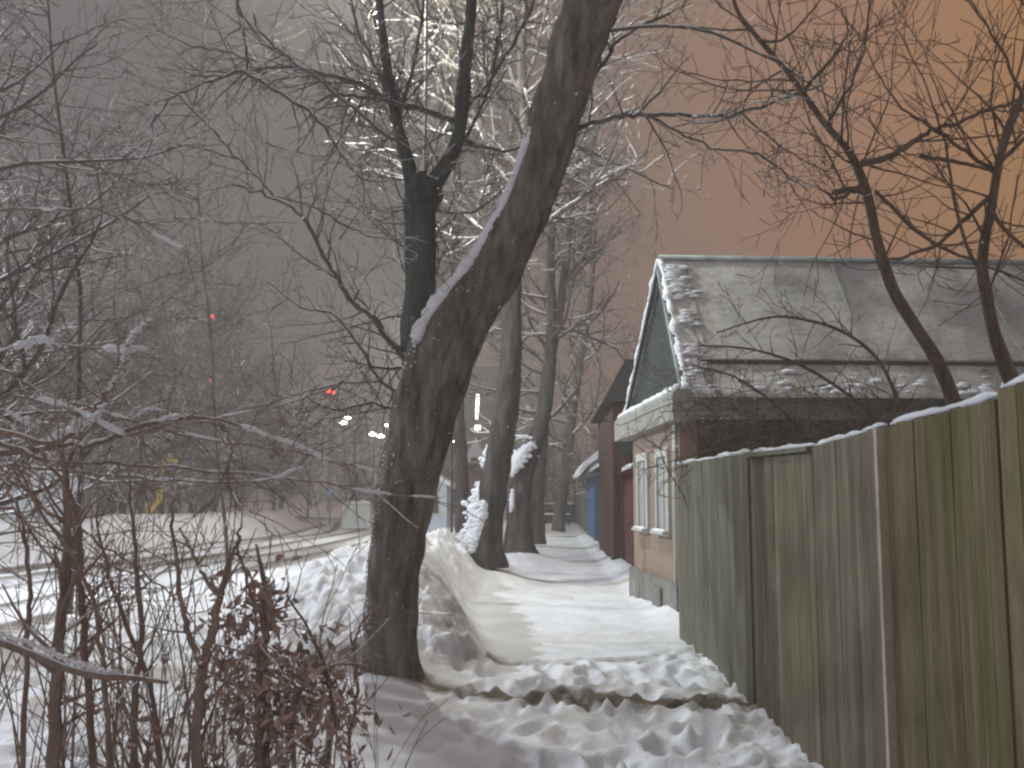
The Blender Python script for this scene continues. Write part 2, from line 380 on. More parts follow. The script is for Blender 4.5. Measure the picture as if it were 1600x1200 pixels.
def far_lamp(px, py, Y, label, heads=((0, 0, 0),), size=1.5):
    p = W(px, py, Y)
    return street_lamp(p.x - .8, Y, p.z - .42, .8, 0, label, FARGLOW, group='distant lit street lamps', heads=heads, size=size, pole=METAL, r0=.07)
far_lamp(598, 663, 92, 'brightest distant street lamp, close left of the leaning trunk', size=2.2)
far_lamp(529, 660, 112, 'distant street lamp with two heads, furthest left of the lit lamps', heads=((0, 0, 0), (.5, 0, .55)), size=1.6)
far_lamp(575, 678, 104, 'low distant street lamp with two heads close together below the brightest one', heads=((0, 0, 0), (.85, 0, -.2)), size=1.5)
far_lamp(706, 689, 118, 'single small distant street lamp right of the leaning trunk', size=1.5)

# ------------------------------------------------------------------ fences on the right
WOOD_G = wood_mat('fence_grey', (.125, .122, .088), (.18, .172, .125), (.24, .225, .17), moss=(.13, .135, .085), mossy=.4)
WOOD_B = wood_mat('fence_brown', (.125, .100, .064), (.185, .15, .10), (.25, .205, .14), moss=(.13, .128, .06), mossy=.4)
WOOD_D = wood_mat('fence_dark', (.10, .070, .034), (.15, .114, .06), (.20, .155, .088), moss=(.105, .112, .022), mossy=.75)
POSTW = plain('new_post', (.42, .34, .26), .75, .2, 8)
POSTD = plain('dark_post', (.035, .028, .024), .85, .3, 8)
FX = 1.6
def fence(y0, y1, z0, z1, mat, label, bw, seed, caprail=False, post_mats=(), jag=.006):
    t = thing('wooden_fence', label, 'fence', (FX, y0, 0), 0, 'sections of the plank fence')
    r = random.Random(seed); m = MB(); y = y0; tops = []
    while y < y1 - .02:
        b_ = min(bw * r.uniform(.75, 1.2), y1 - y); f = (y + b_ / 2 - y0) / (y1 - y0)
        top = z0 + (z1 - z0) * f + r.uniform(-jag, jag); dx = r.uniform(0, .0035)
        tl = r.uniform(-.0012, .0012)
        b0 = len(m.v); g = .0015
        pr = [(-.0, y - y0 + g), (.003, y - y0 + .0003), (.024, y - y0 + .0003), (.024, y - y0 + b_ - .0003), (.003, y - y0 + b_ - .0003), (0, y - y0 + b_ - g)]
        for zz, sh in ((-.1, 0), (top * .5, tl), (top, tl * 2)):
            for u, v in pr: m.v.append((dx + u + sh, v + sh, zz))
        n = 6
        m.quad_faces([(b0 + i * n + j, b0 + i * n + (j + 1) % n, b0 + (i + 1) * n + (j + 1) % n, b0 + (i + 1) * n + j) for i in range(2) for j in range(n)] + [tuple(b0 + 12 + j for j in range(6))], r.random())
        tops.append((y + b_ / 2 - y0, top)); y += b_
    fix_normals(m.build('boards', mat, t, tone=True))
    for zz in (.45, (z0 + z1) / 2 - .35):
        m = MB(); m.box(.055, .10, .02, y1 - y0 - .02, zz, zz + .09); m.build('back_rail', mat, t, tone=True)
    if caprail:
        L = y1 - y0; b = MB(); b.hull([(-.03, 0), (.075, 0), (.075, .03), (-.03, .03)], 'y', .0, L)
        o = b.build('top_rail', WOOD_G, t, tone=True); o.location = (0, 0, z0 + .004); o.rotation_euler = (math.atan2(z1 - z0, L), 0, 0)
    for py, pm, wd, dx, top in post_mats:
        m = MB(); m.box(dx, dx + .07, -wd / 2, wd / 2, -.1, top); o = m.build('post', pm, t); o.location = (0, py - y0, 0)
    # snow lying on the top edge
    m = MB(); L = y1 - y0; k = int(L / .035)
    pts, rd = [], []
    for i in range(k + 1):
        yy = L * i / k; f = i / k; e = min(1, min(i, k - i) / 4 + .1)
        th = .008 + .020 * max(0, mnoise.noise(Vector((yy * 1.3 + y0, seed, 0))) + .55) + .008 * mnoise.noise(Vector((yy * 7, seed, 3)))
        pts.append(Vector((.03 + .006 * mnoise.noise(Vector((yy * 3, 9, seed))), yy, z0 + (z1 - z0) * f + (.036 if caprail else .004) + th * .55))); rd.append(max(.006, th * e))
    m.tube(pts, rd, 9)
    m.v = [((v[0] - .03) * 1.5 + .03, v[1], v[2]) for v in m.v]
    m.build('snow_cap', CLEAN, t, smooth=True)
    return t
fence(8.14, 12.5, 1.985, 2.05, WOOD_G, 'weathered grey green board fence, furthest of the fence sections, ending before the house', .145, 3, post_mats=((8.12, POSTD, .09, .035, 1.95),))
fence(6.2, 8.06, 1.90, 1.945, WOOD_B, 'short brown grey fence section with a flat snowy top rail', .125, 5, caprail=True)
fence(4.93, 6.18, 1.955, 1.925, WOOD_B, 'fence section between the flat rail section and the pale new post', .12, 8)
fence(3.68, 4.86, 1.965, 1.955, WOOD_D, 'dark mossy fence section right of the pale new post', .115, 11, post_mats=((4.895, POSTW, .042, -.035, 1.95),))
fence(1.8, 3.66, 2.015, 1.995, WOOD_D, 'taller darkest fence section at the right picture edge', .13, 14)
# short return at the fence end
# ------------------------------------------------------------------ the corner house
HR = math.radians(5.0)
SAL = plain('salmon_plaster', (.27, .20, .15), .9, .12, 2, .004); GREENB = plain('gable_green_boards', (.030, .038, .033), .85, .3, 4)
WHITE = plain('white_frame', (.50, .49, .46), .6, .08, 4); GREYB = plain('cornice_grey', (.27, .265, .245), .85, .25, 5, .003)
FOUND = plain('foundation', (.20, .185, .17), .95, .3, 3, .01); BROWNW = plain('brown_boards', (.075, .060, .050), .85, .3, 4)
GLASS = plain('dark_window', (.42, .42, .42), .15, .1, 3); TIN = plain('flashing', (.22, .24, .23), .5, .3, 4)
def roof_mat():
    m, t, b = new_mat('frosted_lit_roof')
    n = mapped_noise(t, .9, (1, 1, 1), 8, .62)
    tcn = N(t, 'ShaderNodeTexCoord'); sp = N(t, 'ShaderNodeSeparateXYZ'); t.links.new(tcn.outputs['Object'], sp.inputs[0])     # paler towards the street end: lamplight painted into the roof colour
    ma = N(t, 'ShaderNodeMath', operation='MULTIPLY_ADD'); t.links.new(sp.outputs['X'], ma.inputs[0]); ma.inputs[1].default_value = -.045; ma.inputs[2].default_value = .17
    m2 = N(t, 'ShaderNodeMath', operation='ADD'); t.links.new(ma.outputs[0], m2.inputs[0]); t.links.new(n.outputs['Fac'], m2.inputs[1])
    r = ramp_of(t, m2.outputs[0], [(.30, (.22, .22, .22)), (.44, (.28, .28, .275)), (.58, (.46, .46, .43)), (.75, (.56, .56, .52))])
    n2 = mapped_noise(t, 14, detail=5); r2 = ramp_of(t, n2.outputs['Fac'], [(.25, (.6, .6, .6)), (.5, (1, 1, 1))])
    mu = N(t, 'ShaderNodeMix', data_type='RGBA', blend_type='MULTIPLY'); mu.inputs[0].default_value = 1; t.links.new(r.outputs[0], mu.inputs[6]); t.links.new(r2.outputs[0], mu.inputs[7])
    t.links.new(mu.outputs[2], b.inputs['Base Color']); b.inputs['Roughness'].default_value = .8; bump(t, b, n2.outputs['Fac'], .5, .02)
    return m
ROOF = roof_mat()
house = thing('corner_house', 'salmon walled house with a steep frosted roof and dark green gable behind the fence', 'house', (1.88, 14.3, 0), HR)
HL, HW, HE, HRIDGE, HM = 4.35, 11.0, 2.78, 5.28, 1.30        # length along the street, depth, wall top, ridge
WL = 3.72
m = MB(); m.box(0, .25, 0, WL, .48, HE); m.build('wall', SAL, house)                     # street front
m = MB(); m.box(.252, HW, .0, WL, .48, HE - .03)
for k in range(46): m.box(.26 + k * .235, .26 + k * .235 + .215, -.022, -.002, .5, HE - .05)
m.build('side_wall', BROWNW, house)
m = MB(); m.box(-.09, HW + .05, -.06, WL + .05, -.1, .482)
m.box(-.13, -.09, .9, 1.5, -.1, .36); m.build('foundation', FOUND, house)
m = MB(); m.hull([(-.02, HE + .3), (HL + .02, HE + .3), (HM, HRIDGE - .12)], 'x', .10, .16)
for k in range(30):
    u = k * .15; uu = u + .07; zt = HE + .3 + (HRIDGE - .12 - HE - .3) * (uu / HM if uu < HM else (HL - uu) / (HL - HM)) - .03
    if zt > HE + .35: m.box(.078, .098, u, u + .135, HE + .3, zt)
fix_normals(m.build('gable', GREENB, house))
# cornice along the street front
m = MB(); m.hull([(-.16, HE - .06), (.12, HE - .06), (.12, HE + .36), (-.10, HE + .36), (-.16, HE + .30)], 'y', -.36, HL + .42)
cn = fix_normals(m.build('cornice', GREYB, house))
m = MB(); pts = []; rd = []
for i in range(90):
    f = i / 89; yy = -.05 + f * (HL + .45); pts.append(Vector((-.01, yy, HE + .37 + .025 * mnoise.noise(Vector((yy * 2, 1, 1)))))); rd.append(.10 + .035 * mnoise.noise(Vector((yy * 3, 4, 1))))
m.tube(pts, rd, 10); m.v = [(a, b, HE + .365 + (c - HE - .365) * (.95 if c > HE + .365 else .1)) for a, b, c in m.v]
m.build('cornice_snow', CLEAN, house, smooth=True)
# roof slopes, the near one with a step in it
ez, ey = HE + .30, -.34
def slope(side, f0, f1, lift, x0, x1, th=.05, nx=60, ny=26, seed=0):
    """a roof sheet from fraction f0 (eave) to f1 (ridge)"""
    m = MB(); nv = (nx + 1) * (ny + 1)
    eyy, ryy = (ey, HM) if side == 0 else (HL - ey, HM)
    for s_ in (0, 1):
        for j in range(ny + 1):
            f = f0 + (f1 - f0) * j / ny
            for i in range(nx + 1):
                x = x0 + (x1 - x0) * i / nx
                w_ = .018 * mnoise.noise(Vector((x * 2.2, f * 7, seed))) + .010 * mnoise.noise(Vector((x * 7, f * 20, seed)))
                m.v.append((x, eyy + (ryy - eyy) * f, ez + (HRIDGE - ez) * f + lift + (w_ if s_ else -th)))
    A = lambda s_, j, i: s_ * nv + j * (nx + 1) + i
    fs = []
    for j in range(ny):
        for i in range(nx):
            fs.append((A(1, j, i), A(1, j, i + 1), A(1, j + 1, i + 1), A(1, j + 1, i))); fs.append((A(0, j, i), A(0, j + 1, i), A(0, j + 1, i + 1), A(0, j, i + 1)))
    for i in range(nx):
        fs.append((A(0, 0, i), A(0, 0, i + 1), A(1, 0, i + 1), A(1, 0, i))); fs.append((A(0, ny, i), A(1, ny, i), A(1, ny, i + 1), A(0, ny, i + 1)))
    for j in range(ny):
        fs.append((A(0, j, 0), A(1, j, 0), A(1, j + 1, 0), A(0, j + 1, 0))); fs.append((A(0, j, nx), A(0, j + 1, nx), A(1, j + 1, nx), A(1, j, nx)))
    m.quad_faces(fs); return m
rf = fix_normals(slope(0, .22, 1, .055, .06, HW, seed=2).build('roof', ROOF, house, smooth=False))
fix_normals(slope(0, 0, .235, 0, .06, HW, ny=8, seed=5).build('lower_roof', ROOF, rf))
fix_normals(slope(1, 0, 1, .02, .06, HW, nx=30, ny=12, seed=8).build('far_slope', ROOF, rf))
m = MB(); run_ = HM - ey; hgt_ = HRIDGE - ez     # joints of the roof sheets
for k in range(5):
    x_ = .42 + k * 2.3
    m.tube([Vector((x_ + .01 * mnoise.noise(Vector((k, f * 5, 0))), ey + run_ * f, ez + hgt_ * f + (.085 if f > .23 else .025))) for f in [.0, .1, .2, .228, .24, .4, .6, .8, 1.0]], [.009] * 9, 6)
m.build('sheet_joint', TIN, rf, smooth=True)
m = MB(); rsn = random.Random(5)      # snow left along the verge and the lower edge
for k in range(520):
    if rsn.random() < .8: f, x_ = rsn.random(), .14 + abs(rsn.gauss(0, .10))
    else: f, x_ = abs(rsn.gauss(0, .07)), rsn.uniform(.1, 6.5)
    if mnoise.noise(Vector((x_ * 1.7, f * 9, 3))) < 0: continue
    q = rsn.uniform(.025, .085); m.lump(Vector((x_, ey + run_ * f, ez + hgt_ * f + (.065 if f > .23 else .01))), q * 1.6, q * .9, q * .38, rsn)
tag(m.build('snow_patch', CLEAN, rf, smooth=True), kind='stuff')
m = MB(); m.box(.05, HW, ey + run_ * .222 - .045, ey + run_ * .222 - .02, ez + hgt_ * .222 - .03, ez + hgt_ * .222 + .022); m.build('step_shade', BROWNW, rf)  # dark strip added as the shade under the roof step
m = MB()
m.tube([Vector((.02, HM, HRIDGE + .085)), Vector((HW, HM, HRIDGE + .085))], [.05, .05], 8); m.build('ridge_cap', TIN, rf, smooth=True)
def rake(side, mat, name, dx, r_, dz, seed, gaps=0):
    m = MB(); eyy = ey if side == 0 else HL - ey; pts = []; rd = []
    for i in range(80):
        f = i / 79; pts.append(Vector((dx, eyy + (HM - eyy) * f, ez + (HRIDGE - ez) * f + dz))); q = mnoise.noise(Vector((f * 12, seed, 1))) + .6 * mnoise.noise(Vector((f * 37, seed, 1)))
        rd.append(max(.008, r_ * (1 + gaps * q)))
    m.tube(pts, rd, 8); return m.build(name, mat, rf, smooth=True)
rake(1, CLEAN, 'verge_snow', .03, .062, .03, 3, .7); rake(0, CLEAN, 'verge_snow', .05, .045, .045, 7, 1.5)
# verge boards
for sd in (0, 1):
    eyy = ey if sd == 0 else HL - ey; m = MB()
    m.hull([(eyy, ez - .16), (eyy, ez - .04), (HM, HRIDGE - .04), (HM, HRIDGE - .16)], 'x', -.02, .02); fix_normals(m.build('verge_board', TIN if sd == 0 else GREENB, rf))
# street windows
def window(y0, y1, z0, z1, x=0.0, parent=house):
    m = MB()
    e = .10
    m.box(x - .05, x - .001, y0 - e, y1 + e, z1, z1 + .12); m.box(x - .05, x - .001, y0 - e, y0, z0, z1); m.box(x - .05, x - .001, y1, y1 + e, z0, z1)
    m.box(x - .05, x - .001, y0 - e, y1 + e, z0 - .1, z0)
    fr = m.build('window', WHITE, parent)
    m = MB(); m.box(x - .03, x - .005, (y0 + y1) / 2 - .03, (y0 + y1) / 2 + .03, z0 + .002, z1 - .002); m.build('mullion', WHITE, fr)
    m = MB(); m.box(x - .012, x - .002, y0 + .002, y1 - .002, z0 + .002, z1 - .002); m.build('pane', GLASS, fr)
    m = MB(); m.box(x - .14, x - .052, y0 - .12, y1 + .12, z0 - .06, z0 - .02); m.build('sill', WHITE, fr)
    m = MB(); m.tube([Vector((x - .10, y0 - .1 + i * (y1 - y0 + .2) / 9, z0 - .015)) for i in range(10)], [.012] + [.03] * 8 + [.012], 8); m.build('sill_snow', CLEAN, fr, smooth=True)
window(.7, 1.45, 1.2, 2.28); window(2.3, 3.05, 1.2, 2.28)
m = MB(); m.tube([Vector((-.03, .12, HE - .08)), Vector((-.045, .12, 2.0)), Vector((-.05, .12, .5))], [.035] * 3, 10); m.build('drain_pipe', WHITE, house, smooth=True)

# ------------------------------------------------------------------ buildings and gates further along
MAROON = wood_mat('maroon_boards', (.075, .018, .018), (.13, .030, .028), (.17, .045, .040), moss=(.06, .03, .025), mossy=.3)
RUST = wood_mat('rust_brown_boards', (.055, .022, .018), (.085, .036, .030), (.11, .05, .042), moss=(.06, .045, .04), mossy=.3)
GREYP = plain('grey_gate', (.17, .155, .15), .7, .2, 3); DKGREEN = plain('dark_green_post', (.045, .065, .055), .7, .2, 3)
BLUE = wood_mat('blue_boards', (.05, .09, .18), (.08, .14, .27), (.11, .19, .33), moss=(.05, .08, .14), mossy=.3)
BLACKB = plain('black_boards', (.030, .027, .025), .85, .3, 3); PALEG = wood_mat('pale_green_boards', (.14, .155, .12), (.21, .225, .17), (.28, .29, .22), mossy=.3)
def planks(m, axis, a0, a1, fix, th, z0, z1, bw=.16, r=random):
    a = a0
    while a < a1 - .01:
        b = min(a + bw * r.uniform(.85, 1.1), a1)
        if axis == 'y': m.box(fix, fix + th + r.uniform(0, .006), a + .004, b - .004, z0, z1 + r.uniform(-.01, .01), r.random())
        else: m.box(a + .004, b - .004, fix, fix + th + r.uniform(0, .006), z0, z1 + r.uniform(-.01, .01), r.random())
        a = b
def snow_strip(name, p0, p1, r_, parent, seed=1, flat=.7):
    m = MB(); p0, p1 = Vector(p0), Vector(p1); k = max(6, int((p1 - p0).length / .12)); pts = []; rd = []
    for i in range(k + 1):
        f = i / k; pts.append(p0.lerp(p1, f) + Vector((0, 0, r_ * .3))); rd.append(r_ * (.75 + .5 * mnoise.noise(Vector((f * k * .3, seed, 2)))) * (1 if 0 < i < k else .4))
    m.tube(pts, rd, 9); return m.build(name, CLEAN, parent, smooth=True)
# brown red house behind the gates
hb = thing('neighbour_house', 'tall narrow rust brown board house with snowless dark gable beyond the corner house', 'house', (1.75, 26.2, 0))
m = MB(); planks(m, 'x', 0, 6, 0, .05, 0, 4.2); planks(m, 'y', 0.06, 7, 0, .05, 0, 4.2); m.box(.06, 6, .06, 7, .02, 4.15); m.build('wall', RUST, hb, tone=True)
m = MB(); m.hull([(-.25, 4.15), (6.3, 4.15), (.35, 5.25)], 'y', -.2, 7.2); fix_normals(m.build('roof', BLACKB, hb))
m = MB(); m.box(.06, .55, -.03, -.005, 2.75, 3.3); wn = m.build('window', RUST, hb, tone=True)
m = MB(); m.box(.10, .5, -.04, -.032, 2.8, 3.25); m.build('pane', BLACKB, wn)
gt = thing('red_gate', 'maroon board gate with a small snowy canopy past the salmon house', 'gate', (2.0, 21.6, 0))
m = MB(); planks(m, 'y', .7, 4.2, 0, .05, .15, 2.2, .2); m.build('gate_leaf', MAROON, gt, tone=True)
m = MB(); m.box(-.05, .13, 4.25, 4.42, 0, 2.25); m.build('post', BLACKB, gt)
m = MB(); m.box(-.05, .13, .50, .67, 0, 2.25); m.build('post', MAROON, gt, tone=True)
m = MB(); m.hull([(-.28, 2.27), (.32, 2.27), (.02, 2.4)], 'y', .3, 4.5); fix_normals(m.build('canopy', MAROON, gt, tone=True))
snow_strip('canopy_snow', (0, .4, 2.38), (0, 4.4, 2.38), .09, gt)
m = MB(); m.tube([Vector((-.03, 2.35, 1.1)), Vector((-.07, 2.4, 1.1)), Vector((-.03, 2.45, 1.1))], [.015] * 3, 6); m.build('handle', BLACKB, gt)
gp = thing('green_post', 'dark green metal post between the salmon house and the red gate', 'post', (2.02, 21.2, 0)); m = MB(); m.box(-.09, .09, -.25, .25, 0, 2.12); m.build('shaft', DKGREEN, gp)
m = MB(); m.box(-.11, .11, -.27, .27, 2.123, 2.16); m.build('post_cap', DKGREEN, gp)
gg = thing('grey_gate', 'grey metal gate with a maroon lintel beyond the red gate', 'gate', (1.98, 26.3, 0))
m = MB(); m.box(0, .04, .1, 5.2, .12, 1.75)
for k in range(11): m.box(-.018, -.001, .2 + k * .47, .26 + k * .47, .15, 1.72)
m.build('gate_leaf', GREYP, gg)
m = MB(); planks(m, 'y', 0, 5.5, -.02, .06, 1.78, 2.3, .2); m.build('lintel', MAROON, gg, tone=True)
m = MB(); m.box(-.05, .1, 5.25, 5.45, 0, 1.77); m.build('post', BLACKB, gg)
snow_strip('lintel_snow', (.02, .1, 2.31), (.02, 5.4, 2.31), .06, gg, 4)
sh = thing('dark_shed', 'black timber shed between the grey gate and the blue gate', 'shed', (1.95, 33.0, 0))
m = MB(); planks(m, 'x', 0, 2.6, 0, .04, 0, 2.6); planks(m, 'y', .05, 4.6, 0, .04, 0, 2.6); m.box(.045, 2.6, .045, 4.6, .02, 2.55); m.build('wall', BLACKB, sh)
m = MB(); m.hull([(-.3, 2.62), (2.9, 3.3), (2.9, 3.38), (-.3, 2.70)], 'y', -.2, 4.8); fix_normals(m.build('roof', BLACKB, sh))
m = MB(); m.hull([(-.3, 2.703), (2.9, 3.383), (2.9, 3.55), (-.2, 2.86)], 'y', -.15, 4.75); fix_normals(m.build('roof_snow', CLEAN, sh))
bl = thing('blue_gate', 'blue board gate under a round snowy shed roof', 'gate', (1.95, 39.0, 0))
m = MB(); planks(m, 'y', 0, 9, 0, .05, .1, 2.55, .25); planks(m, 'x', -.05, 1.2, -.06, .05, .1, 2.55, .25); m.build('gate_leaf', BLUE, bl, tone=True)
m = MB(); m.box(-.03, -.002, .1, 8.9, 2.2, 2.3); m.box(-.03, -.002, .1, 8.9, .5, .6); m.build('cross_rail', BLUE, bl, tone=True)
m = MB(); m.hull([(-.45, 2.62), (2.4, 2.62), (2.4, 3.35), (1.0, 3.55), (.2, 3.3), (-.25, 2.95)], 'y', -.3, 9.2); fix_normals(m.build('roof', GREYP, bl))
m = MB(); m.hull([(-.55, 2.66), (-.28, 2.99), (.2, 3.32), (1.0, 3.57), (2.4, 3.37), (2.4, 3.6), (1.0, 3.82), (.1, 3.55), (-.4, 3.15), (-.62, 2.8)], 'y', -.35, 9.2); fix_normals(m.build('roof_snow', CLEAN, bl))
pg = thing('pale_fence', 'pale green board fence beyond the blue gate at the end of the walk', 'fence', (2.0, 50, 0))
m = MB(); planks(m, 'y', 0, 16, 0, .04, 0, 2.1, .2); m.build('boards', PALEG, pg, tone=True)
snow_strip('snow_cap', (.02, 0, 2.1), (.02, 16, 2.1), .05, pg, 8)
m = MB(); m.box(-.04, .08, -.1, .1, 0, 2.2); m.build('post', PALEG, pg, tone=True)
ef = thing('garden_fence', 'low dark fence with snow on top crossing behind the end of the walk', 'fence', (-.2, 66.5, 0))
m = MB(); planks(m, 'x', 0, 2.2, 0, .04, 0, 1.5, .2); m.build('boards', BLACKB, ef)
snow_strip('snow_cap', (.1, .02, 1.5), (2.1, .02, 1.5), .07, ef, 8)
bn = thing('snowy_bench', 'small snow topped bench at the far end of the walk', 'bench', (.75, 60.0, gz(.75, 60)))
m = MB(); m.box(-.8, .8, -.2, .2, .42, .48); m.build('seat', BLACKB, bn)
for sx_ in (-.65, .65):
    m = MB(); m.box(sx_ - .05, sx_ + .05, -.18, .18, -.1, .418); m.build('leg', BLACKB, bn)
snow_strip('seat_snow', (-.78, 0, .49), (.78, 0, .49), .09, bn, 2)

# distant houses and blocks on the left of the walk
BRICKR = plain('brick_red_wall', (.17, .075, .065), .9, .25, .8); BLOCK = plain('block_grey', (.20, .19, .21), .9, .15, .3)
LITWIN = emit('lit_window', (.95, 1, .97), 7); PALE = plain('pale_blue_metal', (.50, .57, .68), .6, .12, 1.5); BLUESIGN = plain('blue_sign_paint', (.10, .25, .62), .4, .1, 3)
ab = thing('apartment_building', 'faint grey apartment block with a lit staircase strip behind the second tree', 'building', (-18, 165, 0))
m = MB(); m.box(0, 13.2, 0, 14, 0, 23); m.build('wall', BLOCK, ab)
m = MB(); m.box(-.3, 13.5, -.3, 14.3, 23.003, 23.5); m.build('roof', GREYP, ab)
for k, (za, zb) in enumerate(((18.2, 19.0), (17.2, 18.0), (16.1, 17.0), (15.0, 15.9), (13.2, 14.0))):
    m = MB(); xw = 7.05 - (.05 * k); m.box(xw, xw + (.5 if k < 4 else .95), -.06, -.005, za, zb); m.build('window', LITWIN, ab)
for k in range(22):
    i, j = k % 4, k // 4; m = MB(); m.box(.9 + i * 1.6, 1.9 + i * 1.6, -.06, -.005, 2.2 + j * 3.3, 3.7 + j * 3.3); m.build('window', GREYP, ab)
def gable_house(name, label, x, y, wd, dp, he, hr, wallm, roofm, cat='house', ped=None, lit=False):
    t = thing(name, label, cat, (x, y, 0))
    m = MB(); m.hull([(0, -.1), (wd, -.1), (wd, he), (wd / 2, hr), (0, he)], 'y', 0, dp); fix_normals(m.build('wall', wallm, t))
    s = (hr - he) / (wd / 2); o = .4; m = MB()
    for sg in (0, 1):
        f = (lambda u: u) if sg == 0 else (lambda u: wd - u)
        m.hull([(f(-o), he - o * s + .01), (f(wd / 2), hr + .01), (f(wd / 2), hr + .26), (f(-o), he - o * s + .22)], 'y', -.4, dp + .4)
    fix_normals(m.build('roof', roofm, t))
    for i in range(2):
        m = MB(); xa = wd * (.18 + .4 * i); m.box(xa - .08, xa + wd * .2 + .08, -.05, -.004, he * .35, he * .78); wn_ = m.build('window', WHITE, t)
        m = MB(); m.box(xa, xa + wd * .2, -.07, -.052, he * .35 + .08, he * .78 - .08); m.build('pane', BLACKB, wn_)
    return t
bh = gable_house('brick_house', 'distant brick red house with a steep snowy gable seen left of the second tree', -9.4, 92, 4.6, 8, 3.9, 5.4, BRICKR, BRICKR)
m = MB(); m.hull([(2.3, 5.2), (4.3, 5.2), (3.3, 7.4)], 'y', -1.2, .6); d_ = fix_normals(m.build('dormer', CLEAN, bh))
m = MB(); m.box(2.9, 3.7, -1.26, -1.21, 5.22, 5.55); m.build('pane', BLACKB, d_)
m = MB(); m.box(1.9, 4.5, -1.5, .6, 5.08, 5.195); m.build('sill', WHITE, d_)
hut = gable_house('snowy_hut', 'pale bluish hut with snow on its roof seen just right of the leaning trunk', -7.6, 58, 2.1, 3, 2.6, 3.2, PALE, CLEAN, 'hut')
cab = thing('utility_cabinet', 'white roadside utility cabinet left of the leaning trunk', 'cabinet', (-12.2, 62, 0))
m = MB(); m.box(0, 1.7, 0, 1.2, .05, 1.42); m.build('body', plain('cabinet_white', (.62, .66, .66), .6, .1, 2), cab)
m = MB(); m.box(-.06, 1.76, -.06, 1.26, 1.423, 1.5); m.build('lid', WHITE, cab)
m = MB(); m.box(.84, .86, -.02, -.004, .15, 1.35); m.build('door_gap', BLACKB, cab)
snow_strip('cabinet_snow', (.1, .6, 1.52), (1.6, .6, 1.52), .16, cab, 6)
gable_house('snowy_cottage', 'tiny snow roofed cottage right behind the white utility cabinet', -16.5, 95, 4.2, 5, 1.9, 3.0, BROWNW, CLEAN, 'house')
sg = thing('road_sign', 'small round blue road sign among the dark trees across the road', 'road sign', (W(516, 770, 70).x, 70, 0))
m = MB(); m.tube([Vector((0, 0, -.1)), Vector((0, 0, 2.6))], [.035, .035], 8); m.build('pole', METAL, sg)
m = MB(); m.tube([Vector((0, -.05, 2.3)), Vector((0, -.075, 2.3))], [.30, .30], 24); m.build('sign_plate', BLUESIGN, sg)
m = MB(); m.tube([Vector((0, -.077, 2.3)), Vector((0, -.08, 2.3))], [.20, .20], 24); m.build('sign_face', plain('sign_pale', (.45, .55, .75), .4, .05, 3), sg)
yp = thing('yellow_pipe', 'bent yellow gas pipe standing at the wood edge across the road', 'pipe', (-17.0, 44.5, 0.2))
m = MB(); m.tube([Vector(p) for p in ((-.55, 0, -.2), (-.5, 0, .5), (-.2, 0, 1.1), (.12, 0, 1.5), (.2, 0, 2.0), (.2, 0, 2.9), (.5, 0, 3.3), (.9, 0, 3.2))], [.13, .13, .15, .17, .17, .14, .13, .13], 12)
m.build('pipe_run', plain('yellow_paint', (.55, .38, .06), .6, .2, 3), yp, smooth=True)
m = MB(); m.tube([Vector((.2, 0, 1.95)), Vector((.2, 0, 2.05))], [.22, .22], 14); m.build('flange', METAL, yp)
pgm = thing('pale_garage', 'pale blue garage across the road behind the foreground twigs', 'garage', (-19.6, 33, .2))
m = MB(); m.box(0, 2.6, .02, 4, -.1, 2.35); m.build('wall', PALE, pgm)
m = MB(); m.hull([(-.15, 2.36), (2.75, 2.36), (2.75, 2.55), (1.3, 2.75), (-.15, 2.55)], 'y', -.15, 4.1); fix_normals(m.build('roof_snow', CLEAN, pgm))
m = MB(); m.box(.25, 2.3, -.03, .015, .0, 2.1); gd = m.build('door', plain('garage_door', (.55, .60, .66), .5, .1, 2), pgm)
m = MB(); m.box(1.2, 1.35, -.06, -.033, 1.0, 1.05); m.build('handle', METAL, gd)
# masts with red warning lights
RED = emit('red_beacon', (1, .05, .03), 9)
def mast(px, pys, Y, label):
    p = W(px, pys[0], Y); t = thing('radio_mast', label, 'mast', (p.x, Y, 0)); hgt = p.z - .3; r_ = .45
    m = MB()
    for a in (0, 2.09, 4.19): m.tube([Vector((math.cos(a) * r_, math.sin(a) * r_, 0)), Vector((math.cos(a) * r_ * .5, math.sin(a) * r_ * .5, hgt))], [.05, .04], 4)
    k = int(hgt / 1.4)
    for i in range(k):
        for a in (0, 2.09, 4.19):
            f0, f1 = i / k, (i + 1) / k; q0 = r_ * (1 - .5 * f0); q1 = r_ * (1 - .5 * f1)
            m.tube([Vector((math.cos(a) * q0, math.sin(a) * q0, f0 * hgt)), Vector((math.cos(a + 2.09) * q1, math.sin(a + 2.09) * q1, f1 * hgt))], [.025, .025], 3)
    m.build('lattice', METAL, t)
    for py in pys:
        z = W(px, py, Y).z; m = MB(); m.tube([Vector((-.36, -.55, z)), Vector((-.1, -.55, z + .18)), Vector((.3, -.55, z + .05)), Vector((.42, -.55, z - .1))], [.08, .2, .2, .07], 10); m.build('beacon', RED, t, smooth=True)
    return t
mast(334, (498, 597), 120, 'faint tall mast with two red lights one above the other over the wood')
mast(518, (614,), 130, 'faint mast with a single red light above the distant street lamps')

